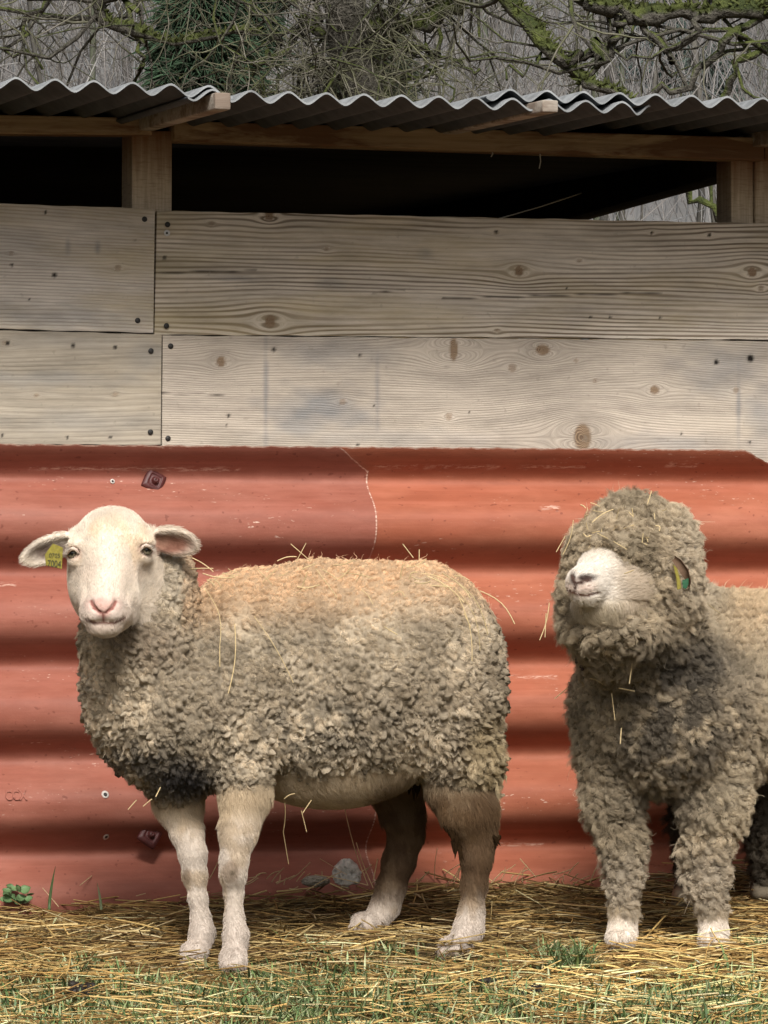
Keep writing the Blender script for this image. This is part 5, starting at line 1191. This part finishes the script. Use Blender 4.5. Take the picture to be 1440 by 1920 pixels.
# far wood: bare saplings and twigs on the hillside, with dark conifers between
def hillz(y): return np.where(y > 33.5, .12*23.5+.42*(y-33.5), .12*(y-10))
n = 34000; y = rng.uniform(30, 62, n); x = rng.uniform(-1, 1, n)*(.11*y+2.5); elev = rng.uniform(.065, .150, n)*1.0; z = CZ+elev*y
z = np.maximum(z, hillz(y)+.2); b_ = np.stack([x, y, z], -1); a_ = rng.normal(0, .5, n); L = rng.uniform(.35, 1.5, n); d = np.stack([np.sin(a_), rng.normal(size=n)*.3, np.cos(a_)], -1); sdv = rng.normal(size=(n, 3))*.16
pts = np.stack([b_+d*(L*t)[:, None]+sdv*(L*t*t)[:, None] for t in (0, .35, .7, 1)], 1); r_ = rng.uniform(.002, .0065, n)[:, None]*np.array([1, .8, .6, .3])[None]
c = np.array([[.21, .195, .185], [.235, .22, .205], [.175, .165, .16], [.215, .22, .225], [.265, .255, .245]])[rng.choice(5, n)]*(.8+.4*rng.random(n))[:, None]  # close, pale greys: haze put into the colour
V, q = tube_arrays(pts, r_, 3); tag(mesh_obj('far_wood', V, q, M_far, None, col=np.repeat(c, 12, 0)), 'haze-tinted grey bare wood covering the far hillside', 'wood', kind='stuff')
# slim far trunks
n = 260; y = rng.uniform(31, 50, n); x = rng.uniform(-1, 1, n)*(.11*y+2); b_ = np.stack([x, y, hillz(y)-.3], -1); lean = rng.normal(size=(n, 2))*.06
pts = np.stack([b_+np.stack([lean[:, 0]*h+.1*np.sin(h*1.3+x*9), lean[:, 1]*h, np.full(n, h)], -1) for h in np.linspace(0, 9, 9)], 1); r_ = rng.uniform(.012, .035, n)[:, None]*np.linspace(1, .4, 9)[None]
V, q = tube_arrays(pts, r_, 5); c = np.array([[.10, .095, .085], [.17, .16, .14], [.13, .14, .10]])[rng.choice(3, n)]; tag(mesh_obj('far_saplings', V, q, M_far, None, col=np.repeat(c, 45, 0)), 'thin bare saplings standing on the hillside', 'saplings', kind='stuff')
def conifer(u, v, Y, wpx, hpx, label, col=(.035, .06, .035), n=2600, seed=1):
    n = int(n*2.6)
    r = np.random.default_rng(seed); top = P(u, v-hpx/2, Y); bz = hillz(np.array(Y))-.2; H = top[2]-bz; root = empty('evergreen_tree', (top[0], Y, float(bz))); tag(root, label, 'tree')
    V, q = tube_arrays(np.array([[[top[0], Y, bz+(H-.1)*t] for t in np.linspace(0, 1, 6)]]), np.array([np.linspace(.09, .01, 6)]), 7); parented(mesh_obj('trunk', V, q, M_bark), root)
    Wm = wpx/F*Y/2; hh = r.random(n)**.8; rad_ = Wm*(.35+.65*np.clip((1-hh)*2.2, 0, 1))*(.75+.35*np.sin(hh*31+seed)); a_ = r.random(n)*6.28; rr = rad_*np.sqrt(r.random(n)); 
    span = hpx/F*Y*1.3
    c = np.stack([top[0]+np.cos(a_)*rr, Y+np.sin(a_)*rr, top[2]-(1-hh)*span], -1); d = np.stack([np.cos(a_), np.sin(a_), -.35+.2*r.normal(size=n)], -1)+r.normal(size=(n, 3))*.35; l = r.uniform(.03, .13, n)
    pts = np.stack([c, c+d*(l*.5)[:, None], c+d*l[:, None]-[0, 0, .02]], 1); V, q = tube_arrays(pts, np.tile([.004, .0065, .002], (n, 1)), 3)
    cc = np.array(col)*(.5+1.1*r.random(n))[:, None]; parented(mesh_obj('crown', V, q, M_far, None, col=np.repeat(cc, 9, 0)), root)
conifer(375, 70, 24, 150, 230, 'dark evergreen tree above the left rafter end', seed=2, n=4200)
conifer(430, 130, 25, 90, 120, 'small dark evergreen just right of the larger dark evergreen', (.03, .055, .03), 1400, 3)
conifer(465, 15, 26, 90, 120, 'dark evergreen near the top edge left of the middle tangle', (.035, .055, .035), 1500, 5)
conifer(1235, 90, 38, 120, 170, 'bluish grey-green evergreen far behind the right-hand limbs', (.10, .14, .125), 3000, 7)  # haze put into the paler bluish colour, as on the last evergreen
conifer(690, 110, 27, 150, 180, 'dark ivy-green evergreen behind the tangle of twigs', (.05, .06, .04), 2000, 9)
conifer(1330, 150, 36, 90, 120, 'small grey-green evergreen low on the hillside at the far right', (.11, .14, .12), 1500, 12)
